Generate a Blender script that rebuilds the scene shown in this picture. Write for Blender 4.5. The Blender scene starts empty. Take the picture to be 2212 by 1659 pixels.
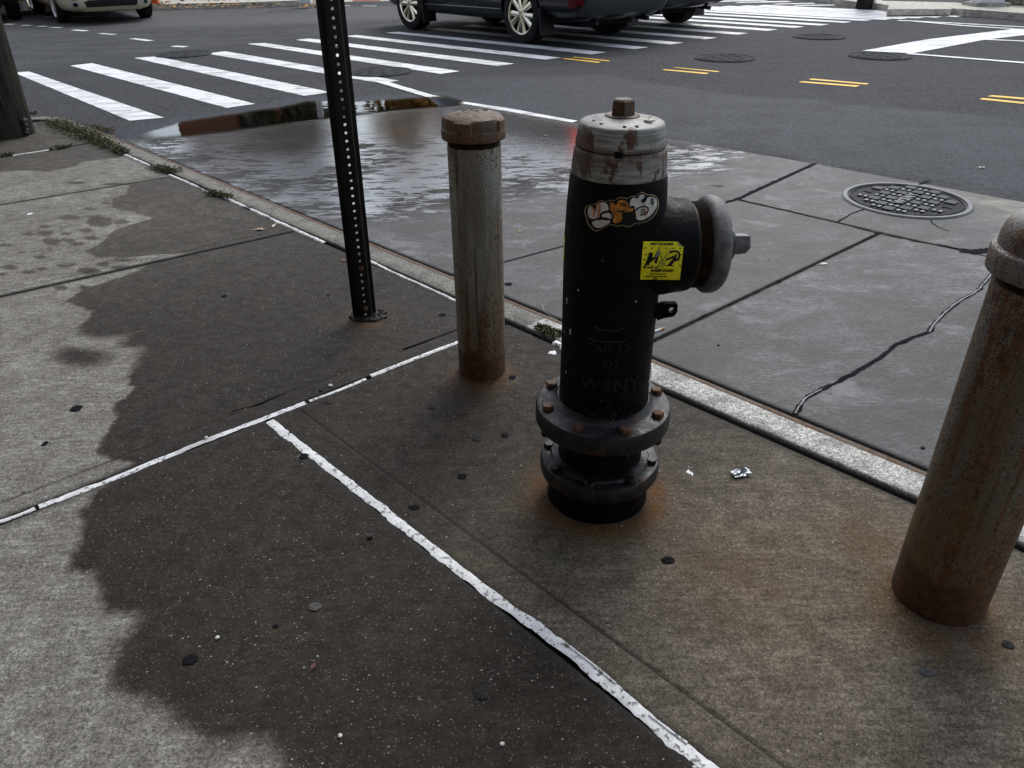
import bpy, bmesh, math, random
import numpy as np
from mathutils import Vector, Matrix, noise
from mathutils.bvhtree import BVHTree

random.seed(7)
scene = bpy.context.scene
col = scene.collection
R = math.radians

# ---------------------------------------------------------------- camera
F = 1640.0                       # focal length in units of the 2212 px wide image
CX, CY = 1106.0, 829.5
H = 1.18                         # camera height above the sidewalk
_d = np.array([(1145 - CX) / F, (3612 - CY) / F, 1.0]); _d /= np.linalg.norm(_d)
_y = np.array([0, 0, 1.0]) - _d * _d[2]; _y /= np.linalg.norm(_y)
_x = np.cross(_d, _y)
if _x[0] < 0: _x = -_x
RC = np.array([_x, _y, -_d])     # rows: world axes in camera coordinates (x right, y down, z forward)
ROAD = -0.12                     # street level, one kerb height below the sidewalk
PAD = -0.112

cam_d = bpy.data.cameras.new('camera'); cam = bpy.data.objects.new('camera', cam_d); col.objects.link(cam)
cam_d.sensor_fit = 'HORIZONTAL'; cam_d.sensor_width = 36.0; cam_d.lens = 36.0 * F / 2212.0
cam_d.clip_start = 0.05; cam_d.clip_end = 2000
m3 = Matrix([[RC[i][0], -RC[i][1], -RC[i][2]] for i in range(3)])
cam.matrix_world = Matrix.Translation((0, 0, H)) @ m3.to_4x4()
scene.camera = cam

# ---------------------------------------------------------------- sky, sun, exposure
w = bpy.data.worlds.new('World'); scene.world = w; w.use_nodes = True
wn = w.node_tree; wn.nodes.clear()
sky = wn.nodes.new('ShaderNodeTexSky'); sky.sky_type = 'NISHITA'; sky.sun_disc = False
SUN_EL, SUN_AZ = R(48), R(20)    # azimuth from straight ahead (+Y) towards the right
sky.sun_elevation = SUN_EL; sky.sun_rotation = SUN_AZ
sky.air_density = 1.0; sky.dust_density = 1.6; sky.ozone_density = 1.0
hs = wn.nodes.new('ShaderNodeHueSaturation'); hs.inputs['Saturation'].default_value = 0.55
bg = wn.nodes.new('ShaderNodeBackground'); bg.inputs['Strength'].default_value = 0.13
wo = wn.nodes.new('ShaderNodeOutputWorld')
wn.links.new(sky.outputs[0], hs.inputs['Color']); wn.links.new(hs.outputs[0], bg.inputs[0]); wn.links.new(bg.outputs[0], wo.inputs[0])
sl = bpy.data.lights.new('sun', 'SUN'); sl.energy = 1.0; sl.angle = R(25); sl.color = (1.0, 0.99, 0.965)
so = bpy.data.objects.new('sun', sl); col.objects.link(so)
sd = Vector((math.sin(SUN_AZ) * math.cos(SUN_EL), math.cos(SUN_AZ) * math.cos(SUN_EL), math.sin(SUN_EL)))
so.rotation_euler = sd.to_track_quat('Z', 'Y').to_euler(); so.location = (0, 0, 20)
scene.view_settings.view_transform = 'Standard'; scene.view_settings.look = 'None'
scene.view_settings.exposure = 0.82; scene.view_settings.gamma = 1.0; scene.view_settings.use_curve_mapping = False

# ---------------------------------------------------------------- image pixel back-projection helpers
def G(px, py, z=0.0):
    """ground point (height z) back-projected from an image pixel"""
    r = RC @ np.array([(px - CX) / F, (py - CY) / F, 1.0]); t = (z - H) / r[2]
    return Vector((r[0] * t, r[1] * t, z))
def ray(px, py):
    r = RC @ np.array([(px - CX) / F, (py - CY) / F, 1.0])
    return Vector((0, 0, H)), Vector(r).normalized()
def depth(p):
    return float((RC.T @ (np.array(p, float) - np.array([0, 0, H])))[2])
def proj(p):
    c = RC.T @ (np.array(p, float) - np.array([0, 0, H])); return CX + F * c[0] / c[2], CY + F * c[1] / c[2]
def Gs(pts, z=0.0): return [G(px, py, z) for px, py in pts]
def isect(a, b, c, d):
    x1, y1, x2, y2, x3, y3, x4, y4 = a[0], a[1], b[0], b[1], c[0], c[1], d[0], d[1]
    D = (x1 - x2) * (y3 - y4) - (y1 - y2) * (x3 - x4)
    p = x1 * y2 - y1 * x2; q = x3 * y4 - y3 * x4
    return Vector(((p * (x3 - x4) - (x1 - x2) * q) / D, (p * (y3 - y4) - (y1 - y2) * q) / D, 0))

# ---------------------------------------------------------------- object helpers
def link(name, me, parent=None, mats=()):
    o = bpy.data.objects.new(name, me); col.objects.link(o)
    for m in (mats if isinstance(mats, (list, tuple)) else [mats]):
        if me is not None: me.materials.append(m)
    if parent: o.parent = parent
    return o
def mesh(name, verts, faces, mats, parent=None, smooth=False, mi=None):
    me = bpy.data.meshes.new(name); me.from_pydata([tuple(v) for v in verts], [], faces); me.update()
    if smooth:
        for p in me.polygons: p.use_smooth = True
    if mi is not None:
        for p, k in zip(me.polygons, mi): p.material_index = k
    return link(name, me, parent, mats)
def empty(name, loc=(0, 0, 0), rz=0.0, parent=None):
    o = bpy.data.objects.new(name, None); col.objects.link(o); o.location = loc; o.rotation_euler = (0, 0, rz); o.empty_display_size = 0.1
    if parent: o.parent = parent
    return o
def tag(o, label, cat, group=None):
    o['label'] = label; o['category'] = cat
    if group: o['group'] = group
    return o
def structure(o): o['kind'] = 'structure'; return o
def stuff(o): o['kind'] = 'stuff'; return o
def from_bm(name, bm, mats, parent=None, smooth=False, angle=None):
    me = bpy.data.meshes.new(name); bm.to_mesh(me); bm.free()
    if smooth:
        for p in me.polygons: p.use_smooth = True
    o = link(name, me, parent, mats)
    if angle is not None: sharp(o, angle)
    return o
def sharp(o, deg):
    me = o.data; bm = bmesh.new(); bm.from_mesh(me)
    for e in bm.edges:
        if len(e.link_faces) == 2 and e.calc_face_angle(0) > R(deg): e.smooth = False
    bm.to_mesh(me); bm.free()
    for p in me.polygons: p.use_smooth = True
def dup_tree(o, parent=None):
    c = o.copy(); col.objects.link(c); c.parent = parent
    if parent: c.matrix_parent_inverse = o.matrix_parent_inverse.copy()
    for ch in o.children: dup_tree(ch, c)
    return c

class MB:
    """collects verts and faces for one mesh"""
    def __init__(s): s.v = []; s.f = []; s.m = []
    def add(s, vs, fs, m=0):
        b = len(s.v); s.v += [tuple(v) for v in vs]; s.f += [tuple(i + b for i in f) for f in fs]; s.m += [m] * len(fs)
    def box(s, c, d, rot=None, m=0, taper=1.0):
        x, y, z = d[0] / 2, d[1] / 2, d[2] / 2
        vs = [Vector((sx * x * (taper if sz > 0 else 1), sy * y * (taper if sz > 0 else 1), sz * z)) for sz in (-1, 1) for sx, sy in ((-1, -1), (1, -1), (1, 1), (-1, 1))]
        if rot is not None: vs = [rot @ v for v in vs]
        s.add([v + Vector(c) for v in vs], [(3, 2, 1, 0), (4, 5, 6, 7), (0, 1, 5, 4), (1, 2, 6, 5), (2, 3, 7, 6), (3, 0, 4, 7)], m)
    def lathe(s, prof, n=48, M=None, m=0, cap0=True, cap1=True, ph=0.0):
        vs = []; fs = []
        for r, z in prof:
            for k in range(n):
                a = ph + 2 * math.pi * k / n; vs.append(Vector((r * math.cos(a), r * math.sin(a), z)))
        for j in range(len(prof) - 1):
            for k in range(n):
                fs.append((j * n + k, j * n + (k + 1) % n, (j + 1) * n + (k + 1) % n, (j + 1) * n + k))
        if cap0: fs.append(tuple(range(n))[::-1])
        if cap1: fs.append(tuple((len(prof) - 1) * n + k for k in range(n)))
        if M is not None: vs = [M @ v for v in vs]
        s.add(vs, fs, m)
    def tube(s, pts, r, n=6, m=0, cap=True):
        pts = [Vector(p) for p in pts]; vs = []; fs = []
        for i, p in enumerate(pts):
            t = (pts[min(i + 1, len(pts) - 1)] - pts[max(i - 1, 0)]).normalized()
            u = t.orthogonal().normalized(); v2 = t.cross(u)
            rr = r[i] if isinstance(r, (list, tuple)) else r
            for k in range(n):
                a = 2 * math.pi * k / n; vs.append(p + (u * math.cos(a) + v2 * math.sin(a)) * rr)
        for j in range(len(pts) - 1):
            for k in range(n): fs.append((j * n + k, j * n + (k + 1) % n, (j + 1) * n + (k + 1) % n, (j + 1) * n + k))
        if cap: fs.append(tuple(range(n))[::-1]); fs.append(tuple((len(pts) - 1) * n + k for k in range(n)))
        s.add(vs, fs, m)
    def build(s, name, mats, parent=None, smooth=False, angle=None):
        o = mesh(name, s.v, s.f, mats, parent, smooth, s.m)
        if angle is not None: sharp(o, angle)
        return o

def frame(origin, zdir, xhint=Vector((1, 0, 0))):
    z = Vector(zdir).normalized(); x = (xhint - z * xhint.dot(z)).normalized(); y = z.cross(x)
    return Matrix(((x.x, y.x, z.x, origin[0]), (x.y, y.y, z.y, origin[1]), (x.z, y.z, z.z, origin[2]), (0, 0, 0, 1)))

# ---------------------------------------------------------------- material helpers
class NT:
    def __init__(s, name, rough=0.8, base=(0.2, 0.2, 0.2), metallic=0.0, spec=0.5):
        s.m = bpy.data.materials.new(name); s.m.use_nodes = True; s.t = s.m.node_tree
        s.b = s.t.nodes['Principled BSDF']
        s.b.inputs['Base Color'].default_value = (*base, 1); s.b.inputs['Roughness'].default_value = rough
        s.b.inputs['Metallic'].default_value = metallic; s.b.inputs['Specular IOR Level'].default_value = spec
    def n(s, typ, ins=None, out=0, **pr):
        nd = s.t.nodes.new('ShaderNode' + typ)
        for k, v in pr.items(): setattr(nd, k, v)
        for k, v in (ins or {}).items():
            if isinstance(v, bpy.types.NodeSocket): s.t.links.new(v, nd.inputs[k])
            else: nd.inputs[k].default_value = v
        return nd.outputs[out]
    def set(s, k, v):
        if isinstance(v, bpy.types.NodeSocket): s.t.links.new(v, s.b.inputs[k])
        else: s.b.inputs[k].default_value = v
    def pos(s): return s.n('NewGeometry', out='Position')
    def obj(s): return s.n('TexCoord', out='Object')
    def mapv(s, v, scale=(1, 1, 1), rot=(0, 0, 0), loc=(0, 0, 0)): return s.n('Mapping', {'Vector': v, 'Scale': scale, 'Rotation': rot, 'Location': loc})
    def noise(s, v, sc, det=4, rough=0.55, dist=0.0): return s.n('TexNoise', {'Vector': v, 'Scale': sc, 'Detail': det, 'Roughness': rough, 'Distortion': dist})
    def vor(s, v, sc, out='Distance', feature='F1', rnd=1.0): return s.n('TexVoronoi', {'Vector': v, 'Scale': sc, 'Randomness': rnd}, out=out, feature=feature)
    def ramp(s, x, a, b, lo=0.0, hi=1.0): return s.n('MapRange', {'Value': x, 'From Min': a, 'From Max': b, 'To Min': lo, 'To Max': hi}, interpolation_type='SMOOTHSTEP')
    def lin(s, x, a, b, lo=0.0, hi=1.0): return s.n('MapRange', {'Value': x, 'From Min': a, 'From Max': b, 'To Min': lo, 'To Max': hi})
    def math(s, op, a, b=0.0, clamp=False): return s.n('Math', {0: a, 1: b}, operation=op, use_clamp=clamp)
    def mix(s, f, a, b, blend='MIX'):
        nd = s.t.nodes.new('ShaderNodeMix'); nd.data_type = 'RGBA'; nd.blend_type = blend; nd.clamp_factor = True
        for sock, v in ((nd.inputs[0], f), (nd.inputs[6], a), (nd.inputs[7], b)):
            if isinstance(v, bpy.types.NodeSocket): s.t.links.new(v, sock)
            else: sock.default_value = v if isinstance(v, (int, float)) else (*v, 1)
        return nd.outputs[2]
    def grit(s, v, sc, lo, hi):
        r = s.n('SeparateColor', {0: s.vor(v, sc, out='Color')}); return s.lin(r, 0, 1, lo, hi)
    def gray(s, c, g): return s.mix(1.0, c, s.n('CombineColor', {0: g, 1: g, 2: g}), 'MULTIPLY')
    def attr(s, name): return s.n('Attribute', out='Fac', attribute_name=name)
    def bump(s, h, strength=0.3, dist=0.003, prev=None):
        ins = {'Height': h, 'Strength': strength, 'Distance': dist}
        if prev is not None: ins['Normal'] = prev
        o = s.n('Bump', ins); s.set('Normal', o); return o

def flat(name, c, rough=0.6, metallic=0.0, spec=0.2, grain=0.0, gsc=60):
    t = NT(name, rough, c, metallic, spec)
    if grain:
        v = t.noise(t.obj(), gsc, 3); t.set('Base Color', t.mix(t.ramp(v, 0.3, 0.7), tuple(x * (1 - grain) for x in c), tuple(min(1, x * (1 + grain)) for x in c)))
        t.bump(v, 0.15, 0.002)
    return t.m
# ---------------------------------------------------------------- ground materials
def concrete_sidewalk():
    t = NT('sidewalk_concrete', 0.85); p = t.pos()
    big = t.noise(p, 2.3, 4, 0.6); mid = t.noise(p, 26, 4, 0.65); fine = t.noise(p, 110, 9, 0.86, 0.3); fine2 = t.noise(p, 620, 2, 0.6)
    strk = t.noise(t.mapv(p, (1, 6, 1), (0, 0, R(-38))), 14, 3, 0.6)
    dry = t.mix(t.ramp(mid, 0.3, 0.7), (0.190, 0.182, 0.160), (0.31, 0.302, 0.275))
    dry = t.mix(t.ramp(strk, 0.42, 0.66), t.mix(0.25, dry, (0.09, 0.08, 0.066)), t.mix(0.6, dry, (0.34, 0.33, 0.30)))
    blot = t.noise(p, 11, 6, 0.7); dry = t.mix(t.ramp(blot, 0.40, 0.60), t.mix(0.45, dry, (0.10, 0.088, 0.072)), dry)
    dry = t.mix(t.ramp(big, 0.35, 0.72), t.mix(0.35, dry, (0.085, 0.078, 0.068)), dry)
    g = t.lin(fine, 0.32, 0.68, 0.35, 1.65)
    dry = t.gray(t.gray(t.gray(dry, g), t.grit(p, 340, 0.66, 1.36)), t.grit(p, 190, 0.82, 1.2))
    dry = t.mix(t.attr('brown'), dry, t.mix(1.0, dry, (0.97, 0.88, 0.75), 'MULTIPLY'))
    # damp stain: mask stored per vertex, its edge broken up by noise
    wd = t.math('ADD', t.attr('wetd'), t.math('MULTIPLY', t.math('SUBTRACT', t.noise(p, 20, 5, 0.62), 0.5), 0.05))
    soft = t.attr('soft')
    wet = t.math('MULTIPLY', t.n('MapRange', {'Value': wd, 'From Min': t.math('MULTIPLY', soft, -1.0), 'From Max': soft}, interpolation_type='SMOOTHSTEP'), t.attr('damp'))
    wetc = t.mix(1.0, dry, (0.108, 0.088, 0.067), 'MULTIPLY')
    c = t.mix(wet, dry, wetc)
    # rust blushes and brown tint where the slab was scorched by rusty run-off
    rust = t.math('MULTIPLY', t.attr('rust'), t.ramp(t.noise(p, 12, 4, 0.6), 0.3, 0.62, 0.55, 1.0))
    c = t.mix(rust, c, t.mix(t.ramp(fine, 0.3, 0.7), (0.045, 0.020, 0.005), (0.15, 0.068, 0.015)))
    # aggregate: pale and dark grains of mixed size showing through
    def grains(sc, lo, hi, keep, colA, colB, k, c):
        warp = t.mapv(p, (1, 1.35, 1), (0, 0, R(20)))
        vd_ = t.vor(warp, sc); vc_ = t.vor(warp, sc, out='Color'); s0 = t.n('SeparateColor', {0: vc_}); s1 = t.n('SeparateColor', {0: vc_}, out=1); s2 = t.n('SeparateColor', {0: vc_}, out=2)
        edge_ = t.math('MULTIPLY', t.lin(s1, 0, 1, lo, hi), 1.0)
        f_ = t.math('MULTIPLY', t.math('LESS_THAN', vd_, edge_), t.ramp(s0, keep, keep + 0.03)); f_ = t.math('MULTIPLY', f_, t.lin(s2, 0, 1, k * 0.4, k))
        return t.mix(f_, c, t.mix(s1, colA, colB))
    c = grains(330, 0.10, 0.40, 0.86, (0.36, 0.31, 0.21), (0.42, 0.40, 0.36), 0.75, c)
    c = grains(150, 0.08, 0.30, 0.93, (0.48, 0.41, 0.27), (0.56, 0.54, 0.48), 0.8, c)
    c = grains(260, 0.15, 0.45, 0.80, (0.018, 0.018, 0.018), (0.035, 0.033, 0.03), 0.8, c)
    c = grains(60, 0.04, 0.16, 0.86, (0.015, 0.015, 0.015), (0.03, 0.03, 0.028), 0.85, c)
    # grime along joints
    c = t.mix(t.math('MULTIPLY', t.attr('edge'), t.ramp(mid, 0.25, 0.6, 0.5, 0.9)), c, (0.024, 0.021, 0.018))
    t.set('Base Color', c)
    t.set('Roughness', t.math('SUBTRACT', 0.95, t.math('MULTIPLY', wet, t.ramp(mid, 0.3, 0.7, 0.2, 0.34))))
    t.set('Specular IOR Level', t.math('ADD', 0.12, t.math('MULTIPLY', wet, 0.06)))
    b = t.bump(fine, 0.5, 0.0025); b = t.bump(fine2, 0.35, 0.0015, b); t.bump(strk, 0.3, 0.003, b)
    return t.m
M_SIDE = concrete_sidewalk()

def concrete_pad():
    t = NT('street_concrete', 0.7); p = t.pos()
    a = R(-41)
    q = t.mapv(p, (1.0, 9.0, 1.0), (0, 0, a))            # broom marks run away from the kerb
    broom = t.noise(q, 9, 5, 0.65); broomf = t.noise(q, 30, 4, 0.6); mid = t.noise(p, 7, 5, 0.6); fine = t.noise(p, 70, 9, 0.82, 0.2); big = t.noise(p, 1.5, 4, 0.55)
    c = t.mix(t.ramp(mid, 0.3, 0.7), (0.066, 0.067, 0.069), (0.165, 0.168, 0.172))
    c = t.mix(t.ramp(broom, 0.35, 0.68), t.mix(0.7, c, (0.038, 0.037, 0.036)), c)
    c = t.mix(t.ramp(big, 0.42, 0.75), t.mix(0.65, c, (0.050, 0.048, 0.046)), t.mix(0.25, c, (0.21, 0.21, 0.212)))
    g = t.lin(fine, 0.32, 0.68, 0.4, 1.6); c = t.gray(t.gray(c, g), t.grit(t.mapv(p, (1, 2.5, 1), (0, 0, a)), 70, 0.72, 1.3))
    pit = t.vor(t.mapv(p, (1, 2.2, 1), (0, 0, a)), 22); pc = t.n('SeparateColor', {0: t.vor(t.mapv(p, (1, 2.2, 1), (0, 0, a)), 22, out='Color')})
    c = t.mix(t.math('MULTIPLY', t.ramp(pit, 0.12, 0.25, 0.75, 0.0), t.ramp(pc, 0.72, 0.8)), c, (0.03, 0.03, 0.031))
    stain = t.noise(t.mapv(p, (1, 1.8, 1), (0, 0, a)), 3.6, 8, 0.72, 0.5); c = t.mix(t.ramp(stain, 0.50, 0.60, 0, 0.62), c, (0.042, 0.041, 0.040)); c = t.mix(t.ramp(stain, 0.46, 0.36, 0, 0.45), c, (0.24, 0.242, 0.24))
    c = t.mix(t.math('MULTIPLY', t.attr('mud_reflect'), t.ramp(t.noise(p, 5, 4, 0.6), 0.35, 0.62, 0.35, 0.9)), c, (0.052, 0.038, 0.022))  # mud brown, with the reflection of dark trees painted into the colour
    c = t.mix(t.math('MULTIPLY', t.attr('pale'), t.ramp(t.noise(p, 6, 4), 0.35, 0.65, 0.2, 0.8)), c, (0.30, 0.28, 0.22))
    wet = t.math('MULTIPLY', t.attr('wet'), t.ramp(t.math('ADD', broomf, t.math('MULTIPLY', t.math('SUBTRACT', mid, 0.5), 0.9)), 0.28, 0.62, 0.35, 1.0))
    c = t.mix(wet, c, t.mix(1.0, c, (0.36, 0.335, 0.30), 'MULTIPLY'))
    c = t.mix(t.math('MULTIPLY', t.attr('edge'), 0.85), c, (0.02, 0.019, 0.018))
    t.set('Base Color', c)
    t.set('Roughness', t.ramp(wet, 0.0, 0.95, 0.66, 0.6)); t.set('Specular IOR Level', t.ramp(t.attr('wet'), 0.15, 0.8, 0.4, 0.06))
    b = t.bump(broomf, 0.5, 0.006); b = t.bump(fine, 0.4, 0.002, b); t.bump(broom, 0.12, 0.01, b)
    stk = t.noise(t.mapv(p, (1.0, 3.6, 1.0), (0, 0, a)), 6.5, 7, 0.74, 0.4)
    pat = t.math('ADD', t.math('MULTIPLY', t.math('SUBTRACT', stk, 0.5), 3.6), t.math('MULTIPLY', t.math('SUBTRACT', t.noise(p, 2.6, 3, 0.5), 0.5), 1.5))
    film = t.ramp(t.math('ADD', t.math('MULTIPLY', t.attr('wet'), 0.62), pat), 0.38, 0.66)
    film = t.math('MULTIPLY', t.math('MULTIPLY', film, t.ramp(t.attr('wet'), 0.2, 0.6)), 1.0); film = t.math('MAXIMUM', film, t.math('MULTIPLY', t.ramp(t.attr('mud_reflect'), 0.3, 0.9, 0.0, 0.8), t.ramp(t.attr('wet'), 0.3, 0.8)))
    t.set('Coat Weight', film); t.set('Coat Roughness', 0.055); t.set('Coat IOR', 2.2)
    hb_ = t.math('ADD', broomf, t.math('MULTIPLY', t.noise(t.mapv(p, (1.0, 2.5, 1.0), (0, 0, a)), 45, 3, 0.6), 0.5))
    t.set('Coat Normal', t.n('Bump', {'Height': hb_, 'Strength': t.lin(t.attr('mud_reflect'), 0, 1, 0.07, 0.03), 'Distance': 0.01}))
    return t.m
M_PAD = concrete_pad()

def asphalt():
    t = NT('asphalt', 0.8); p = t.pos()
    fine = t.noise(p, 45, 9, 0.85, 0.2); fine2 = t.noise(p, 330, 2, 0.7); mid = t.noise(p, 2.2, 5, 0.6); band = t.noise(t.mapv(p, (0.5, 2.2, 1), (0, 0, R(-35))), 1.1, 4, 0.6)
    c = t.mix(t.ramp(mid, 0.3, 0.7), (0.030, 0.0315, 0.034), (0.047, 0.049, 0.0525))
    c = t.mix(t.ramp(band, 0.4, 0.7), c, t.mix(0.45, c, (0.078, 0.080, 0.082)))
    c = t.mix(t.attr('new'), c, t.mix(0.6, c, (0.030, 0.0315, 0.034)))
    c = t.mix(t.attr('old'), c, t.mix(0.7, c, (0.115, 0.115, 0.112)))
    g = t.lin(fine, 0.32, 0.68, 0.2, 1.8); c = t.gray(t.gray(t.gray(c, g), t.grit(p, 110, 0.55, 1.5)), t.grit(p, 42, 0.72, 1.3))
    vd = t.vor(p, 60); vc = t.n('SeparateColor', {0: t.vor(p, 60, out='Color')})
    c = t.mix(t.math('MULTIPLY', t.ramp(vd, 0.15, 0.3, 0.6, 0.0), t.ramp(vc, 0.88, 0.93)), c, (0.2, 0.2, 0.19))
    wet = t.math('MULTIPLY', t.attr('wet'), t.ramp(t.noise(p, 3.0, 4, 0.6), 0.25, 0.6, 0.55, 1.0))
    c = t.mix(wet, c, t.mix(1.0, c, (0.74, 0.84, 1.02), 'MULTIPLY'))  # damp darkening, plus the sky's blue sheen tinted into the colour
    t.set('Base Color', c); t.set('Roughness', t.ramp(wet, 0, 1, 0.92, 0.78)); t.set('Specular IOR Level', 0.3)
    b = t.bump(fine, 0.6, 0.005); t.bump(fine2, 0.4, 0.003, b)
    return t.m
M_ASPH = asphalt()

def paint(name, c, scuff=0.75):
    t = NT(name, 0.6); p = t.pos()
    sk = t.noise(t.mapv(p, (0.5, 14, 1), (0, 0, R(-25))), 3.0, 4, 0.7); wear = t.noise(p, 45, 4, 0.7); pn = t.noise(p, 3, 3)
    f = t.math('MULTIPLY', t.ramp(sk, 0.50, 0.58), t.math('MULTIPLY', t.ramp(pn, 0.42, 0.52), scuff))
    f2 = t.ramp(wear, 0.60, 0.68, 0, 0.7 if scuff else 0.25)
    cc = t.mix(t.ramp(t.noise(p, 14, 4), 0.3, 0.7), tuple(x * 0.9 for x in c), c)
    cc = t.mix(t.math('MAXIMUM', f, f2), cc, (0.10, 0.10, 0.10)); t.set('Base Color', cc)
    t.bump(t.noise(p, 120, 3, 0.7), 0.4, 0.003)
    return t.m
M_WHITE = paint('white_road_paint', (0.82, 0.83, 0.82)); M_YEL = paint('yellow_road_paint', (0.86, 0.50, 0.008), 0.0)

def sealant():
    t = NT('white_joint_sealant', 0.55); p = t.pos()
    sm = t.noise(p, 30, 4, 0.6); bl = t.noise(p, 75, 4, 0.65); vd = t.vor(p, 38)
    c = t.mix(t.ramp(sm, 0.35, 0.7), (0.60, 0.61, 0.60), (0.78, 0.79, 0.78))
    c = t.mix(t.ramp(bl, 0.53, 0.62, 0, 0.85), c, (0.06, 0.06, 0.058)); c = t.mix(t.ramp(vd, 0.06, 0.1, 0.8, 0), c, (0.03, 0.03, 0.03))
    c = t.mix(t.ramp(t.noise(p, 5, 3), 0.5, 0.75, 0, 0.5), c, (0.22, 0.22, 0.21))
    t.set('Base Color', c); t.bump(bl, 0.5, 0.004); return t.m
M_SEAL = sealant()

def kerb_mat(name, lo, hi):
    t = NT(name, 0.85); p = t.pos()
    f = t.noise(p, 170, 4, 0.75); mid = t.noise(p, 11, 5, 0.65)
    c = t.mix(t.ramp(f, 0.36, 0.6), lo, hi); c = t.gray(c, t.grit(p, 210, 0.6, 1.4)); c = t.mix(t.ramp(mid, 0.36, 0.56), t.mix(0.55, c, tuple(x * 0.45 for x in lo)), c)
    c = t.mix(t.attr('edge'), c, (0.022, 0.02, 0.018))
    t.set('Base Color', c); b = t.bump(f, 0.5, 0.003); t.bump(mid, 0.4, 0.006, b); return t.m
M_KERB = kerb_mat('pale_kerb_concrete', (0.20, 0.195, 0.175), (0.62, 0.61, 0.56)); M_KERB2 = kerb_mat('grey_kerb_concrete', (0.10, 0.095, 0.082), (0.25, 0.24, 0.205))
M_FAR = kerb_mat('far_concrete', (0.42, 0.39, 0.32), (0.66, 0.62, 0.52))

def rusty(name, paintc, amount=0.5, basez=None, topz=None, streak=True, rough=0.55):
    """weathered paint with rust specks, runs and a rusty foot; in object space"""
    t = NT(name, rough); p = t.obj()
    sp = t.noise(p, 260, 4, 0.62); ln = t.noise(t.mapv(p, (1, 1, 0.10)), 24, 4, 0.6); big = t.noise(t.mapv(p, (1, 1, 0.35)), 7, 4, 0.6); fine = t.noise(p, 300, 3, 0.6)
    base = t.mix(t.ramp(big, 0.3, 0.7), tuple(x * 0.62 for x in paintc), tuple(x * 1.25 for x in paintc))
    rc = t.mix(t.ramp(t.noise(p, 60, 5, 0.7), 0.32, 0.66), (0.032, 0.014, 0.006), (0.135, 0.054, 0.016))
    clus = t.ramp(big, 0.40, 0.62, 0.0, 0.10)
    med = t.noise(t.mapv(p, (1, 1, 0.55), loc=(2.2, 0.3, 1.1)), 75, 5, 0.65)
    spots = t.math('MAXIMUM', t.ramp(t.math('ADD', sp, clus), 0.62 - 0.08 * amount, 0.655 - 0.08 * amount), t.ramp(t.math('ADD', med, clus), 0.675 - 0.07 * amount, 0.70 - 0.07 * amount))
    zf = t.lin(t.n('SeparateXYZ', {0: p}, out=2), 0.05, 0.75, 1.0, 0.4) if basez else t.math('ADD', 0.8, 0.0)
    c = t.mix(t.math('MULTIPLY', t.ramp(ln, 0.42, 0.58, 0.0, 0.6 + 0.35 * amount), zf), base, t.mix(0.65, rc, (0.135, 0.088, 0.034)))
    run = t.noise(t.mapv(p, (1, 1, 0.05), loc=(0.7, 1.9, 0)), 40, 3, 0.5)
    c = t.mix(t.ramp(run, 0.565, 0.64, 0.0, 0.85), c, rc)
    if basez:
        z = t.n('SeparateXYZ', {0: p}, out=2)
        zz = t.math('ADD', z, t.math('MULTIPLY', t.math('SUBTRACT', t.noise(t.mapv(p, (1, 1, 0.4)), 14, 4), 0.5), basez * 1.5))
        c = t.mix(t.ramp(zz, basez, basez * 4.5, 0.65, 0.0), c, (0.125, 0.074, 0.026))
        c = t.mix(t.ramp(zz, basez * 0.9, basez * 1.15, 0.93, 0.0), c, t.mix(0.5, rc, (0.03, 0.016, 0.009)))
    c = t.mix(t.math('MULTIPLY', spots, 0.92), c, rc)
    t.set('Base Color', c); t.set('Roughness', t.ramp(spots, 0, 1, rough, 0.85))
    b = t.bump(t.math('MULTIPLY', spots, -1.0), 0.3, 0.002); t.bump(fine, 0.15, 0.001, b)
    return t.m
M_BOLL = rusty('weathered_grey_paint', (0.30, 0.315, 0.27), 0.62, 0.085)
M_BOLL2 = rusty('weathered_olive_paint', (0.15, 0.152, 0.12), 0.9, 0.10)
M_CAP = rusty('rusted_cast_cap', (0.095, 0.07, 0.045), 0.7, rough=0.6)
M_CAP2 = rusty('grey_cast_cap', (0.13, 0.128, 0.118), 0.1, rough=0.42)
M_STEEL = rusty('rusty_kerb_steel', (0.12, 0.095, 0.07), 1.2, rough=0.7)
M_THREAD = flat('dark_thread', (0.036, 0.023, 0.015), 0.6, grain=0.5)

def peeling(name):
    t = NT(name, 0.5); p = t.obj()
    br = t.noise(t.mapv(p, (1, 1, 9)), 22, 4, 0.6); pt = t.noise(t.mapv(p, (1, 1, 0.7), loc=(3.1, 1.7, 0.4)), 15, 7, 0.62); run = t.noise(t.mapv(p, (1, 1, 0.15)), 20, 3)
    c = t.mix(t.ramp(br, 0.3, 0.7), (0.115, 0.115, 0.103), (0.31, 0.31, 0.28))
    c = t.mix(t.ramp(run, 0.50, 0.66, 0, 0.75), c, (0.075, 0.045, 0.02))
    pe = t.ramp(pt, 0.56, 0.58)
    rc = t.mix(t.ramp(t.noise(p, 70, 4, 0.7), 0.3, 0.7), (0.030, 0.014, 0.008), (0.10, 0.04, 0.017))
    c = t.mix(pe, c, rc); c = t.mix(t.math('MULTIPLY', t.attr('rim'), t.ramp(t.noise(t.mapv(p, (1, 1, 0.4)), 26, 4), 0.3, 0.6, 0.3, 1.0)), c, rc)
    t.set('Base Color', c); b = t.bump(br, 0.25, 0.002); t.bump(t.math('MULTIPLY', pe, -1.0), 0.6, 0.003, b); return t.m
M_PEEL = peeling('peeling_silver_paint')

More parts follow.
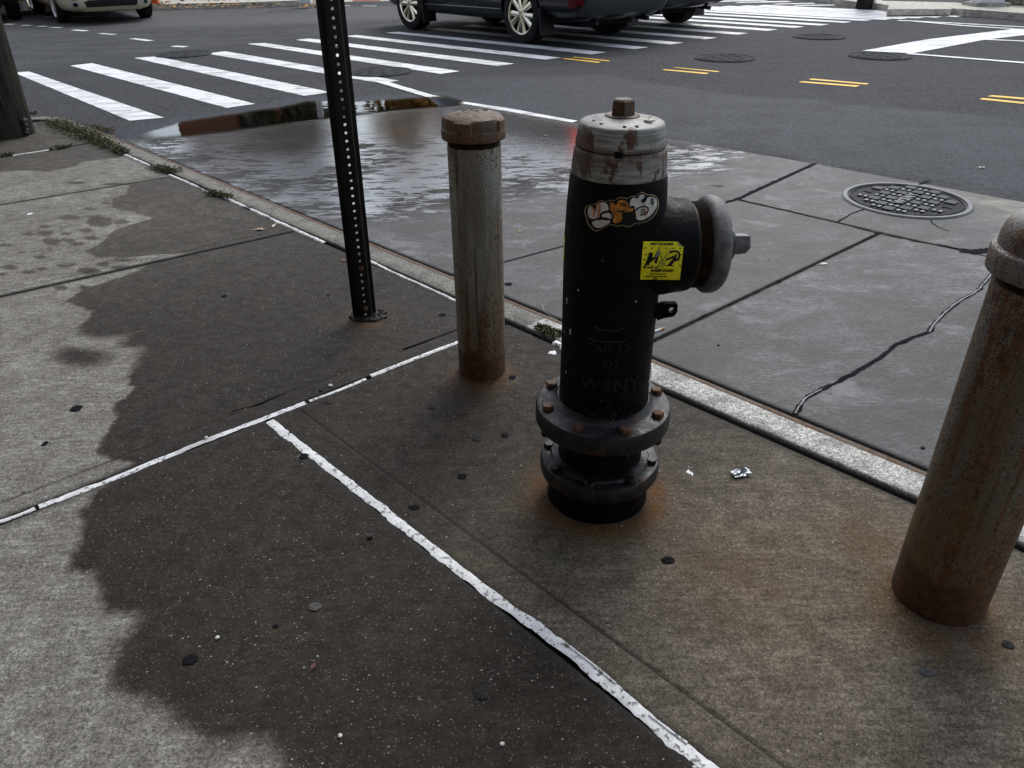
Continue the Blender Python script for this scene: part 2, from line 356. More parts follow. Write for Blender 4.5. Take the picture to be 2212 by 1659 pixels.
def black_paint(name, c=(0.0028, 0.0029, 0.0033), rough=0.5, rust=0.0, spec=0.09):
    t = NT(name, rough, spec=spec); p = t.obj()
    lump = t.noise(p, 34, 4, 0.6); brs = t.noise(t.mapv(p, (1, 1, 0.3)), 60, 4, 0.6); sp = t.noise(p, 140, 2, 0.5)
    cc = t.mix(t.ramp(lump, 0.35, 0.7), tuple(x * 0.7 for x in c), tuple(x * 1.9 for x in c))
    cc = t.mix(t.ramp(sp, 0.745, 0.77, 0, 0.8), cc, (0.16, 0.16, 0.155))
    if rust:
        rf = t.ramp(t.noise(p, 18, 4, 0.65), 0.60, 0.66, 0, rust); cc = t.mix(rf, cc, (0.07, 0.026, 0.01))
    t.set('Base Color', cc); t.set('Roughness', t.ramp(lump, 0.3, 0.7, rough - 0.08, rough + 0.18))
    drip = t.noise(t.mapv(p, (1, 1, 0.12), loc=(0.4, 0.9, 0)), 30, 3, 0.5); b = t.bump(lump, 0.55, 0.005); b = t.bump(drip, 0.35, 0.003, b); t.bump(brs, 0.3, 0.002, b); return t.m
M_BLK = black_paint('black_hydrant_paint'); M_FLG = black_paint('black_flange_paint', (0.009, 0.009, 0.0095), 0.38, 0.75, 0.35)
M_BOLT = rusty('rusty_bolt', (0.035, 0.018, 0.012), 1.3, rough=0.7)
M_GREYCAP = black_paint('grey_cast_iron', (0.088, 0.088, 0.085), 0.5, spec=0.4)
M_NUT = rusty('dark_rusted_nut', (0.022, 0.017, 0.014), 0.25, rough=0.5); M_NUT2 = black_paint('silver_nut_paint', (0.075, 0.075, 0.073), 0.4, spec=0.5)
M_DIRT = flat('joint_dirt', (0.012, 0.011, 0.010), 1.0, spec=0.05, grain=0.5, gsc=90)
M_POST = flat('dark_brown_post_steel', (0.0075, 0.0058, 0.005), 0.55, spec=0.25, grain=0.5, gsc=25)
M_IRON = black_paint('manhole_iron', (0.045, 0.052, 0.060), 0.42, spec=0.5); M_IRON0 = black_paint('manhole_lid_ground', (0.016, 0.017, 0.018), 0.6)
M_IRON2 = black_paint('road_manhole_iron', (0.046, 0.047, 0.049), 0.8); M_RIM0 = black_paint('road_manhole_rim', (0.052, 0.053, 0.055), 0.8)
M_GUM = flat('old_gum', (0.008, 0.009, 0.0105), 0.95, spec=0.08, grain=0.3, gsc=120)
M_GUM2 = flat('grey_gum', (0.06, 0.058, 0.055), 0.7, grain=0.3, gsc=120)
M_RED = flat('red_tactile_paving', (0.36, 0.085, 0.08), 0.8, grain=0.3, gsc=30)

# ---------------------------------------------------------------- fields stored on the ground meshes
def sdf(P, poly):
    """signed distance of points P (n,2) to a polygon, positive inside"""
    Q = np.array([(p[0], p[1]) for p in poly]); n = len(Q); d2 = np.full(len(P), 1e9); ins = np.zeros(len(P), bool)
    for i in range(n):
        a, b = Q[i], Q[(i + 1) % n]; e = b - a; wv = P - a
        tt = np.clip((wv @ e) / max(e @ e, 1e-12), 0, 1); dd = wv - tt[:, None] * e
        d2 = np.minimum(d2, (dd ** 2).sum(1))
        c1 = (a[1] <= P[:, 1]) != (b[1] <= P[:, 1])
        if abs(e[1]) > 1e-12: ins ^= c1 & (P[:, 0] < a[0] + (P[:, 1] - a[1]) / e[1] * e[0])
    d = np.sqrt(d2); return np.where(ins, d, -d)
def sst(x, a, b):
    u = np.clip((x - a) / (b - a), 0, 1); return u * u * (3 - 2 * u)
def set_attr(o, **kw):
    for k, v in kw.items():
        at = o.data.attributes.new(k, 'FLOAT', 'POINT'); at.data.foreach_set('value', np.asarray(v, np.float32))
def ell(P, px, py, rx, ry, z=0.0):
    """distance field of an elliptical spot placed at image pixel (px,py)"""
    c = G(px, py, z); ex = G(px + rx, py, z) - c; ey = G(px, py - ry, z) - c
    Minv = np.linalg.inv(np.array([[ex.x, ey.x], [ex.y, ey.y]])); q = (P - np.array([c.x, c.y])) @ Minv.T
    return (1 - np.sqrt((q ** 2).sum(1))) * (ex.length * ey.length) ** 0.5 * 0.7
WET_MAIN = Gs([(368, 384), (279, 400), (273, 419), (244, 429), (241, 448), (279, 457), (330, 473), (260, 492), (241, 502), (213, 530), (181, 543), (206, 556), (270, 557),
    (349, 550), (420, 545), (330, 570), (276, 594), (228, 609), (178, 625), (143, 651), (165, 660), (201, 673), (178, 702), (161, 709), (171, 726), (212, 731), (265, 726), (256, 750), (304, 753),
    (294, 781), (277, 815), (287, 845), (246, 873), (253, 897), (232, 928), (208, 975), (236, 992), (285, 1000), (225, 1050), (191, 1078), (174, 1105), (178, 1143), (164, 1188), (140, 1233), (191, 1240),
    (219, 1271), (208, 1295), (232, 1319), (287, 1325), (301, 1339), (280, 1366), (253, 1397), (236, 1459), (239, 1486), (294, 1510), (355, 1527), (362, 1554), (410, 1582), (444, 1612), (513, 1606),
    (581, 1595), (581, 1626), (640, 1700), (1700, 1900), (3000, 1700), (2600, 1150), (2212, 1100), (1416, 773), (983, 601), (702, 486), (460, 383)])
WET_TOP = Gs([(-400, 400), (0, 371), (63, 368), (105, 371), (165, 359), (178, 349), (254, 341), (300, 330), (178, 270), (60, 235), (-400, 270)])
SPOTS = [(174, 770, 62, 20), (62, 506, 14, 4), (98, 505, 18, 6), (112, 522, 20, 7), (150, 470, 24, 5), (215, 480, 30, 10), (262, 480, 18, 5), (186, 498, 16, 4), (135, 575, 16, 4), (155, 572, 10, 3), (222, 571, 16, 6),
    (262, 563, 22, 4), (190, 586, 24, 7), (262, 580, 24, 5), (62, 588, 14, 4), (88, 582, 14, 4), (20, 578, 20, 5), (85, 556, 14, 4), (8, 594, 14, 4), (170, 528, 18, 4), (150, 520, 14, 4), (205, 468, 20, 3), (180, 620, 18, 4),
    (130, 622, 16, 4), (200, 622, 22, 4), (95, 490, 10, 3), (140, 505, 12, 3), (45, 545, 10, 3), (110, 540, 9, 3), (195, 515, 18, 4), (10, 530, 16, 3), (230, 440, 12, 3), (190, 452, 14, 3), (165, 395, 22, 3), (250, 398, 26, 3)]
def wet_fields(P):
    d = np.maximum(sdf(P, WET_MAIN), sdf(P, WET_TOP))
    for s in SPOTS: d = np.maximum(d, ell(P, *s))
    dist = np.hypot(P[:, 0], P[:, 1])
    soft = 0.010 + 0.018 * sst(2.2 - dist, 0, 1.4); soft[np.hypot(P[:, 0] - G(174, 770).x, P[:, 1] - G(174, 770).y) < 0.25] = 0.035
    # the slab under the hydrant has dried towards the corner nearest the camera
    a, b = G(583, 910), G(1524, 1653); e = (b - a).normalized(); side = (P[:, 0] - a.x) * e.y - (P[:, 1] - a.y) * e.x   # <0 on the hydrant side
    p0, p1 = G(1090, 900), G(1900, 1500); ax = (p1 - p0); u = ((P[:, 0] - p0.x) * ax.x + (P[:, 1] - p0.y) * ax.y) / ax.length_squared
    hyd = 1.0 - 0.60 * sst(u, 0.03, 0.75)
    damp = np.where(side < 0, hyd, 1.0)
    A, B2 = G(0, 1127.5), G(989, 739); ea = (B2 - A).normalized(); beyond = -(P[:, 0] - A.x) * ea.y + (P[:, 1] - A.y) * ea.x
    damp = np.where(beyond > 0, 1.0, damp)
    damp = np.where(beyond > 0, 1.0 - 0.30 * sst(beyond, 0.6, 2.2), damp)
    return np.clip(d, -0.2, 0.2), soft, damp, np.where((side < 0) & (beyond < 0), 1.0, np.where(beyond < 0, 0.5 * sst(d, -0.02, 0.03), 0.3 * sst(d, -0.02, 0.03)))
RUST = []   # (centre, inner radius, width, strength)

# ---------------------------------------------------------------- slabs
def slab(name, quad, us, vs, z, mat, parent, fields, groove_u=(), groove_v=(), thick=0.05, bend=None, edge_w=0.03):
    """quad = corners (u0v0, u1v0, u1v1, u0v1); us/vs 0..1 rows; arrises rounded, tooled grooves pressed in"""
    A, B, C, D = [np.array([p[0], p[1]]) for p in quad]
    lu = (np.linalg.norm(B - A) + np.linalg.norm(C - D)) / 2; lv = (np.linalg.norm(D - A) + np.linalg.norm(C - B)) / 2
    def rows(base, L, gr):
        s = set(np.round(base, 6)); e = 0.006 / L
        s |= {0.0, e, 1 - e, 1.0}
        for g in gr: s |= {g / L - 0.007 / L, g / L, g / L + 0.007 / L}
        return np.array(sorted(x for x in s if 0 <= x <= 1))
    U = rows(us, lu, groove_u); V = rows(vs, lv, groove_v)
    uu, vv = np.meshgrid(U, V)
    uu = uu.ravel(); vv = vv.ravel()
    bot = A * (1 - uu)[:, None] + B * uu[:, None]
    if bend is not None:                      # first side runs A - bend - B
        M_ = np.array([bend[0], bend[1]]); l1, l2 = np.linalg.norm(M_ - A), np.linalg.norm(B - M_); f = l1 / (l1 + l2)
        bot = np.where((uu < f)[:, None], A + (M_ - A) * (uu / f)[:, None], M_ + (B - M_) * ((uu - f) / (1 - f))[:, None])
    XY = bot * (1 - vv)[:, None] + (D * (1 - uu)[:, None] + C * uu[:, None]) * vv[:, None]
    du = np.minimum(uu, 1 - uu) * lu; dv = np.minimum(vv, 1 - vv) * lv; de = np.minimum(du, dv)
    Z = np.full(len(XY), float(z)); Z -= 0.005 * (1 - sst(de, 0, 0.006))
    gd = np.full(len(XY), 1.0)
    for g in groove_u: gd = np.minimum(gd, np.abs(uu * lu - g))
    for g in groove_v: gd = np.minimum(gd, np.abs(vv * lv - g))
    Z -= 0.004 * (1 - sst(gd, 0, 0.0065))
    nu, nv = len(U), len(V)
    verts = [(x, y, zz) for (x, y), zz in zip(XY, Z)]
    faces = [(j * nu + i, j * nu + i + 1, (j + 1) * nu + i + 1, (j + 1) * nu + i) for j in range(nv - 1) for i in range(nu - 1)]
    ring = [i for i in range(nu)] + [j * nu + nu - 1 for j in range(1, nv)] + [(nv - 1) * nu + i for i in range(nu - 2, -1, -1)] + [j * nu for j in range(nv - 2, 0, -1)]
    b0 = len(verts); verts += [(verts[i][0], verts[i][1], z - thick) for i in ring]
    for k in range(len(ring)):
        k2 = (k + 1) % len(ring); faces.append((ring[k], b0 + k, b0 + k2, ring[k2]))
    o = mesh(name, verts, faces, mat, parent, True)
    P = np.vstack([XY, np.array([verts[i][:2] for i in ring])])
    edge = np.concatenate([np.maximum(1 - sst(de, 0, edge_w), 0.9 * (1 - sst(gd, 0, 0.008))), np.ones(len(ring))])
    set_attr(o, edge=edge, **fields(P))
    return o
# ================================================================ SETTING
# ---- streets: one sheet, fine near the corner, coarse to the horizon
WET_SHEEN = Gs([(951, 172), (1024, 165), (1188, 162), (1300, 160), (1566, 201), (1770, 216), (2212, 257), (2600, 330), (2600, 520), (2212, 422), (1747, 350), (1240, 264), (1000, 222)], ROAD)
PUDDLE = [(296, 292), (318, 284), (350, 276), (376, 268.5), (397, 260), (450, 252), (520, 242), (594, 231.5), (640, 222), (661, 217), (720, 218), (771, 219), (830, 214), (880, 210.5), (916, 208), (951, 205.5),
    (975, 207), (992, 212), (1005, 218), (1000, 225), (975, 231), (900, 236), (830, 242), (766, 248), (700, 258), (594, 273), (500, 285), (420, 295), (350, 301), (310, 303)]
PW = Gs(PUDDLE, ROAD)
NEWASPH = Gs([(-300, 330), (-200, 200), (30, 150), (290, 118), (560, 88), (830, 66), (1100, 48), (1700, 20), (2300, 60), (2600, 520), (2212, 422), (1240, 264), (600, 262), (300, 305)], ROAD)
FARPAT = Gs([(284, 60), (560, 55), (900, 40), (900, 12), (560, 18), (284, 24)], ROAD)
def seq(bands):
    out = []
    for a, b, s in bands: out += list(np.arange(a, b, s))
    return np.array(out + [bands[-1][1]])
xs = seq([(-400, -60, 40), (-60, -14, 4), (-14, -4.5, 0.25), (-4.5, 4.5, 0.05), (4.5, 12, 0.2), (12, 60, 4), (60, 400, 40)])
ys = seq([(-200, -40, 40), (-40, 0, 4), (0, 2.4, 0.3), (2.4, 9.0, 0.05), (9, 22, 0.2), (22, 70, 4), (70, 500, 40)])
gx, gy = np.meshgrid(xs, ys); P = np.c_[gx.ravel(), gy.ravel()]
nx, ny = len(xs), len(ys)
vs_ = np.c_[P, np.full(len(P), ROAD)]
dp = sdf(P, PW)
road = mesh('road', vs_.tolist(), [(j * nx + i, j * nx + i + 1, (j + 1) * nx + i + 1, (j + 1) * nx + i) for j in range(ny - 1) for i in range(nx - 1)], M_ASPH, None, True)
wetr = np.maximum(sst(sdf(P, WET_SHEEN), -0.12, 0.15) * 0.8, 0.95 * sst(dp, -0.45, -0.02))
set_attr(road, wet=wetr, new=sst(sdf(P, NEWASPH), -0.05, 0.15), old=sst(sdf(P, FARPAT), -0.5, 0.6) * 0.8)
structure(road)

# ---- concrete strip of the street with its slabs
pad = empty('street_concrete'); structure(pad)
Kp = [G(2212, 1098, PAD), G(1416, 773, PAD), G(702, 486, PAD), G(460, 383, PAD), G(290, 312, PAD)]
kA, kB = G(1416, 773, PAD), G(460, 383, PAD)
kd = (kA - kB).normalized(); kn = Vector((-kd.y, kd.x, 0)); kn = kn if kn.y > 0 else -kn     # away from the kerb, into the street
def padline(px, py, px2, py2): return G(px, py, PAD), G(px2, py2, PAD)
E1 = padline(314, 299, 1000, 223); E2 = padline(1000, 223, 1560, 319); E3 = padline(1747, 350, 2212, 422)
C1 = padline(1412.6, 735.5, 1897, 505); C2 = padline(1620, 438, 2040, 531); C3 = padline(1762, 353, 1592, 431)
WETPAD = Gs([(290, 305), (600, 262), (1000, 224), (1240, 265), (1450, 298), (1600, 325), (1540, 365), (1400, 385), (1230, 410), (1020, 440), (860, 470), (700, 470), (560, 425), (400, 355)], PAD)
MUD_REFLECT = Gs([(560, 262), (770, 238), (1000, 224), (1240, 266), (1330, 300), (1230, 380), (1100, 330), (960, 300), (900, 330), (760, 300), (560, 350), (520, 320)], PAD)
MUD2 = Gs([(1400, 790), (1500, 745), (1640, 800), (1760, 870), (1700, 900), (1560, 840)], PAD)
PALE = Gs([(2000, 395), (2212, 424), (2500, 470), (2300, 520), (2160, 480), (2090, 440)], PAD)
def pad_fields(P):
    wd = sst(sdf(P, WETPAD), -0.5, 0.5)
    x, y = P[:, 0], P[:, 1]
    q1 = sst(sdf(P, MUD_REFLECT), -0.2, 0.3); q2 = sst(sdf(P, MUD2), -0.1, 0.1) * 0.7
    return dict(wet=np.maximum(wd, 0.10 + 0 * wd), mud_reflect=np.maximum(q1 * 0.85, q2), pale=sst(sdf(P, PALE), -0.15, 0.2))
def inset(q, g):
    """pull the sides of a quad in by g = gap per side (01, 12, 23, 30)"""
    q = [Vector((p[0], p[1], 0)) for p in q]; c = sum(q, Vector()) / 4; L = []
    for i in range(4):
        a, b = q[i], q[(i + 1) % 4]; n = Vector((-(b - a).y, (b - a).x, 0)).normalized()
        if n.dot(c - a) < 0: n = -n
        L.append((a + n * g[i], b + n * g[i]))
    return [isect(*L[i - 1], *L[i]) for i in range(4)]
def kerb_at(line): return isect(*line, kA, kB)
def lin_rows(n): return np.linspace(0, 1, n)
# left slab: puddle edge, kerb, old crack, street edge (cut corner kept as one five sided field split at its apex)
apex = G(1000, 223, PAD); k0 = isect(*E1, kA, kB); kc = G(985, 601, PAD); cr = G(1592, 431, PAD); c3e = isect(*C3, *E2)
crack = padline(1087, 566, 1592, 431)
kc = isect(*crack, kA, kB)
g0 = 0.004
slab('concrete_slab', [k0, cr + Vector((0, .005, 0)), c3e + Vector((-.006, 0, 0)), apex], lin_rows(130), lin_rows(120), PAD, M_PAD, pad, pad_fields, edge_w=0.012, bend=kc + Vector((-.002, .003, 0)))
m1, m2 = kerb_at(C1), isect(*C1, *C2); j23 = isect(*C2, *C3)
slab('concrete_slab', inset([kc, m1, m2, cr], [0.0, g0 * 1.4, g0 * 1.5, g0]), lin_rows(80), lin_rows(90), PAD, M_PAD, pad, pad_fields, edge_w=0.02)
r1 = kA + kd * 2.2; r2 = G(2143, 542, PAD) + kd * 2.1
r2 = r1 + (m2 - m1)
slab('concrete_slab', inset([m1, r1, r2, m2], [0.0, 0.0, g0 * 1.5, g0 * 1.4]), lin_rows(120), lin_rows(90), PAD, M_PAD, pad, pad_fields, edge_w=0.02)
t1 = isect(m2, r2, *E3); far3 = E3[0] + (E3[1] - E3[0]) * 4.0
slab('concrete_slab', inset([cr, r2, r2 + (c3e - cr), c3e], [g0 * 1.5, 0, 0, g0 * 1.3]), lin_rows(140), lin_rows(70), PAD, M_PAD, pad, pad_fields, edge_w=0.02)
slab('concrete_slab', [r1 + kd * .01, r1 + kd * 14, r2 + (c3e - cr) + kd * 14, r2 + (c3e - cr) + kd * .01], lin_rows(8), lin_rows(5), PAD, M_PAD, pad, pad_fields, edge_w=0.02)

def wob_strip(name, pts, width, mat, parent, z, wob=0.3, step=0.012, crown=0.0, taper_ends=True, seed=0, breaks=0.0):
    """thin raised strip along a world polyline with a ragged edge"""
    pts = [Vector((p[0], p[1], 0)) for p in pts]; path = []
    for a, b in zip(pts[:-1], pts[1:]):
        n = max(1, int((b - a).length / step)); path += [a.lerp(b, i / n) for i in range(n)]
    path.append(pts[-1]); mb = MB(); rows = []
    for i, p in enumerate(path):
        t = (path[min(i + 1, len(path) - 1)] - path[max(i - 1, 0)]).normalized(); n = Vector((-t.y, t.x, 0)); s = i * step
        wl = width / 2 * (1 + wob * 1.6 * noise.noise((s * 18, seed, 0)) + wob * noise.noise((s * 70, seed + 3, 1)))
        wr = width / 2 * (1 + wob * 1.6 * noise.noise((s * 18, seed + 9, 0)) + wob * noise.noise((s * 70, seed + 13, 1)))
        k = 1.0
        if breaks and noise.noise((s * 9, seed + 20, 0)) < -0.5 + breaks: k = 0.25
        off = n * (0.12 * width * noise.noise((s * 6, seed + 5, 0)))
        p = p + off
        rows.append([p + n * wl * k + Vector((0, 0, z)), p + n * wl * k * .6 + Vector((0, 0, z + crown)), p - n * wr * k * .6 + Vector((0, 0, z + crown)), p - n * wr * k + Vector((0, 0, z))])
    vs = [v for r in rows for v in r]; fs = []
    for j in range(len(rows) - 1):
        for k in range(3): fs.append((j * 4 + k, j * 4 + k + 1, (j + 1) * 4 + k + 1, (j + 1) * 4 + k))
    mb.add(vs, [f[::-1] for f in fs]); return mb.build(name, mat, parent, True)
M_TAR = flat('dark_crack_filler', (0.013, 0.0135, 0.015), 1.0, spec=0.05, grain=0.4)
M_LIME = flat('pale_crack_filler', (0.25, 0.255, 0.25), 0.8, grain=0.5, gsc=120)
CK = [(1717, 894), (1737, 862.5), (1775, 841), (1815, 823.5), (1850, 803), (1885, 784), (1912, 764), (1936, 745), (1970, 730), (2006, 718), (2018, 700), (2034, 683), (2052, 666), (2077, 647.6), (2100, 636), (2116, 624), (2132, 605), (2143, 589), (2143, 572), (2138, 554)]
wob_strip('crack_filler', Gs(CK, PAD), 0.016, M_TAR, pad, PAD + 0.002, 0.6, 0.01, 0.0005, seed=4)
wob_strip('crack_filler', Gs(CK[:3], PAD), 0.005, M_LIME, pad, PAD + 0.003, 0.6, 0.008, 0.0005, seed=8)
wob_strip('crack_filler', Gs(CK[9:], PAD), 0.0065, M_LIME, pad, PAD + 0.003, 0.6, 0.008, 0.0008, seed=6)
wob_strip('crack_filler', Gs([(1809, 480), (1822, 472), (1838, 463), (1859, 455), (1880, 448)], PAD), 0.008, M_TAR, pad, PAD + 0.002, 0.7, 0.01, seed=12)
wob_strip('crack_filler', Gs([(2010, 390), (1998, 393), (1986, 399), (1970, 402)], PAD), 0.016, M_TAR, pad, PAD + 0.002, 0.7, 0.01, seed=14)
wob_strip('crack_filler', Gs([(2073, 540), (2100, 545), (2143, 540), (2190, 528)], PAD), 0.05, M_TAR, pad, PAD + 0.002, 0.5, 0.01, seed=15)
wob_strip('crack_filler', Gs([(1570, 436), (1592, 431), (1640, 408), (1700, 381), (1762, 353)], PAD), 0.022, M_TAR, pad, PAD + 0.0025, 0.5, 0.01, seed=17)
wob_strip('crack_filler', Gs([(1592, 431), (1700, 455.5), (1811, 481.5), (1897, 504), (1975, 520.6), (2073, 538)], PAD), 0.014, M_DIRT, pad, PAD + 0.0022, 0.8, 0.01, seed=18)
wob_strip('crack_filler', Gs([(1412.6, 735.5), (1650, 624), (1897, 505)], PAD), 0.013, M_DIRT, pad, PAD + 0.0022, 0.7, 0.01, seed=19)
wob_strip('crack_filler', Gs([(2010, 473), (2013, 482), (2025, 490), (2050, 500)], PAD), 0.005, M_TAR, pad, PAD + 0.002, 0.7, 0.01, seed=21)

# ---- sidewalk: bed of dirt, one slab per flag
side = empty('sidewalk'); structure(side)
JA = (G(0, 1127.5), G(989, 739)); JB = (G(583, 910), G(1524, 1653)); J1 = (G(0, 443), G(368, 382.6)); J2 = (G(0, 641), G(635, 500)); J3 = (G(0, 340), G(187, 310.6))
K = (G(1850, 1026), G(330, 359))
kdir = (K[0] - K[1]).normalized(); left = Vector((-kdir.y, kdir.x, 0)); left = left if left.x < 0 else -left
RUST += [(G(1291, 1064), 0.145, 0.028, 1.0), (G(1291, 1064), 0.125, 0.07, 0.4), (G(2020, 1312), 0.085, 0.07, 0.55), (G(1042, 812), 0.07, 0.05, 0.5), (G(790, 690), 0.05, 0.05, 0.35), (G(1620, 1240), 0.0, 0.16, 0.35), (G(1890, 1180), 0.0, 0.12, 0.5)]
def side_fields(P):
    d, soft, damp, brown = wet_fields(P); r = np.zeros(len(P))
    for c, r0, wd, s in RUST:
        dd = np.hypot(P[:, 0] - c.x, P[:, 1] - c.y); r = np.maximum(r, s * np.exp(-((dd - r0) / wd) ** 2))
    return dict(wetd=d, soft=soft, damp=damp, rust=r, brown=brown)
def lineoff(l, d):                        # parallel line shifted along the kerb towards the camera
    return (l[0] + kdir * d, l[1] + kdir * d)
def quad_between(la, lb, l0, l1):         # la nearer the camera than lb, l0 kerb side, l1 far side
    return [isect(*la, *l1), isect(*la, *l0), isect(*lb, *l0), isect(*lb, *l1)]
Kl = (K[0] + left * 0.006, K[1] + left * 0.006)
LEFT = (K[0] + left * 3.3, K[1] + left * 3.3)
NEAR = lineoff(JA, 2.3)
def rows_d(n, d=1.0): return np.linspace(0, 1, n)
gA, gT = 0.007, 0.003
slab('sidewalk_slab', inset(quad_between(NEAR, JA, Kl, JB), [gT, 0.004, gA, gA]), rows_d(110), rows_d(150), 0, M_SIDE, side, side_fields, groove_u=(0.085,), groove_v=())
slab('sidewalk_slab', inset(quad_between(NEAR, JA, JB, LEFT), [gT, gA, gA, gT]), rows_d(190), rows_d(150), -0.001, M_SIDE, side, side_fields)
slab('sidewalk_slab', inset(quad_between(JA, J2, Kl, LEFT), [gA, 0.004, gT, gT]), rows_d(230), rows_d(110), 0.0, M_SIDE, side, side_fields, groove_v=(0.075, ))
slab('sidewalk_slab', inset(quad_between(J2, J1, Kl, LEFT), [gT, 0.004, gT, gT]), rows_d(200), rows_d(90), 0.0015, M_SIDE, side, side_fields, groove_v=(0.055,))
slab('sidewalk_slab', inset(quad_between(J1, J3, Kl, LEFT), [gT, 0.004, 0.008, gT]), rows_d(180), rows_d(70), 0.0005, M_SIDE, side, side_fields, groove_v=(0.055,))
J5 = lineoff(J3, -0.60); 
KE = (G(105, 257), G(20, 263))
slab('sidewalk_slab', [isect(*J3, *LEFT) - kdir * .01, isect(*J3, *Kl) - kdir * .01 + left * 0.01, G(105, 259.5) + left * .01, G(105, 259.5) + left * 3.2], rows_d(120), rows_d(50), 0.001, M_SIDE, side, side_fields, groove_v=(0.30,))
far_l = (K[0] + left * 9, K[1] + left * 9)
prevl = lineoff(JA, 7)
for la, lb in ((NEAR, JA), (JA, J2), (J2, J1), (J1, J3)):
    slab('sidewalk_slab', inset(quad_between(la, lb, LEFT, far_l), [gT] * 4), rows_d(24), rows_d(10), 0, M_SIDE, side, side_fields)
for l0, l1 in ((Kl, LEFT), (LEFT, far_l)):
    slab('sidewalk_slab', inset(quad_between(prevl, NEAR, l0, l1), [gT] * 4), rows_d(30), rows_d(20), 0, M_SIDE, side, side_fields)
bed = [isect(*prevl, *far_l), isect(*prevl, *K), G(105, 257), isect(*J3, *far_l)]
mesh('bedding', [(p.x, p.y, -0.012) for p in bed], [(0, 1, 2, 3)], M_DIRT, side)

wob_strip('joint_dirt', Gs([(583, 907), (640, 953), (756, 1042), (869.5, 1132), (1044, 1269), (1215, 1392), (1330, 1488), (1458, 1600), (1524.6, 1651), (1640, 1738)]), 0.027, M_DIRT, side, -0.0008, 0.35, seed=61, crown=0.0004)
wob_strip('joint_dirt', Gs([(-60, 1146), (51, 1106), (219, 1041), (342, 992), (461, 943), (567, 903), (660, 867), (790, 814), (989, 737)]), 0.026, M_DIRT, side, -0.0012, 0.35, seed=62, crown=0.0003)
def seg(a, b, t0, t1): return [a.lerp(b, t0), a.lerp(b, t1)]
A0 = isect(*JA, *LEFT)
wob_strip('joint_sealant', [G(-60, 1148), G(51, 1108.7), G(75, 1098)], 0.013, M_SEAL, side, -0.001, 0.35, seed=1, crown=0.003)
wob_strip('joint_sealant', Gs([(84, 1094), (150, 1070), (219, 1043.8), (342, 994), (461, 944.7), (567, 905), (660, 869)]), 0.020, M_SEAL, side, -0.0005, 0.28, seed=2, crown=0.0010)
wob_strip('joint_sealant', Gs([(668, 866), (720, 847), (790, 818)]), 0.013, M_SEAL, side, -0.0015, 0.35, seed=22, crown=0.0022)
wob_strip('joint_sealant', Gs([(800, 812), (900, 773), (989, 739), (1010, 731)]), 0.018, M_SEAL, side, -0.0015, 0.2, seed=3, crown=0.004)
wob_strip('joint_sealant', Gs([(583, 909), (640, 955), (756, 1044), (869.5, 1134), (1044, 1271), (1215, 1394), (1330, 1490), (1458, 1602), (1524.6, 1653), (1640, 1740)]), 0.0255, M_SEAL, side, -0.0004, 0.24, seed=5, crown=0.0010, step=0.006)
wob_strip('joint_sealant', Gs([(1220, 1390), (1275, 1432), (1330, 1478)]), 0.006, M_SEAL, side, 0.0005, 0.5, seed=31, crown=0.003, step=0.005)
wob_strip('joint_sealant', Gs([(1402, 1545), (1450, 1582), (1484, 1607)]), 0.006, M_SEAL, side, 0.0005, 0.5, seed=33, crown=0.003, step=0.005)
wob_strip('joint_sealant', Gs([(28, 336), (70, 330), (125, 321)]), 0.02, M_SEAL, side, -0.002, 0.3, seed=7, crown=0.006)
wob_strip('joint_dirt', Gs([(-40, 1146), (100, 1086), (180, 1055), (245, 1030)]), 0.02, M_DIRT, side, -0.003, 0.7, seed=41, crown=0.001).location = (0.004, 0.012, 0)
wob_strip('joint_dirt', Gs([(872, 754), (930, 733), (989, 711)]), 0.006, M_DIRT, side, 0.0006, 0.7, seed=43)
wob_strip('joint_dirt', Gs([(640, 838), (560, 872), (500, 890)]), 0.005, M_DIRT, side, 0.0006, 0.7, seed=44)
for k, (a, b) in enumerate((((0, 641.5), (635, 500)), ((0, 443), (372, 382)))):
    wob_strip('joint_dirt', Gs([a, b]), 0.007, M_DIRT, side, 0.0012, 0.5, seed=45 + k)

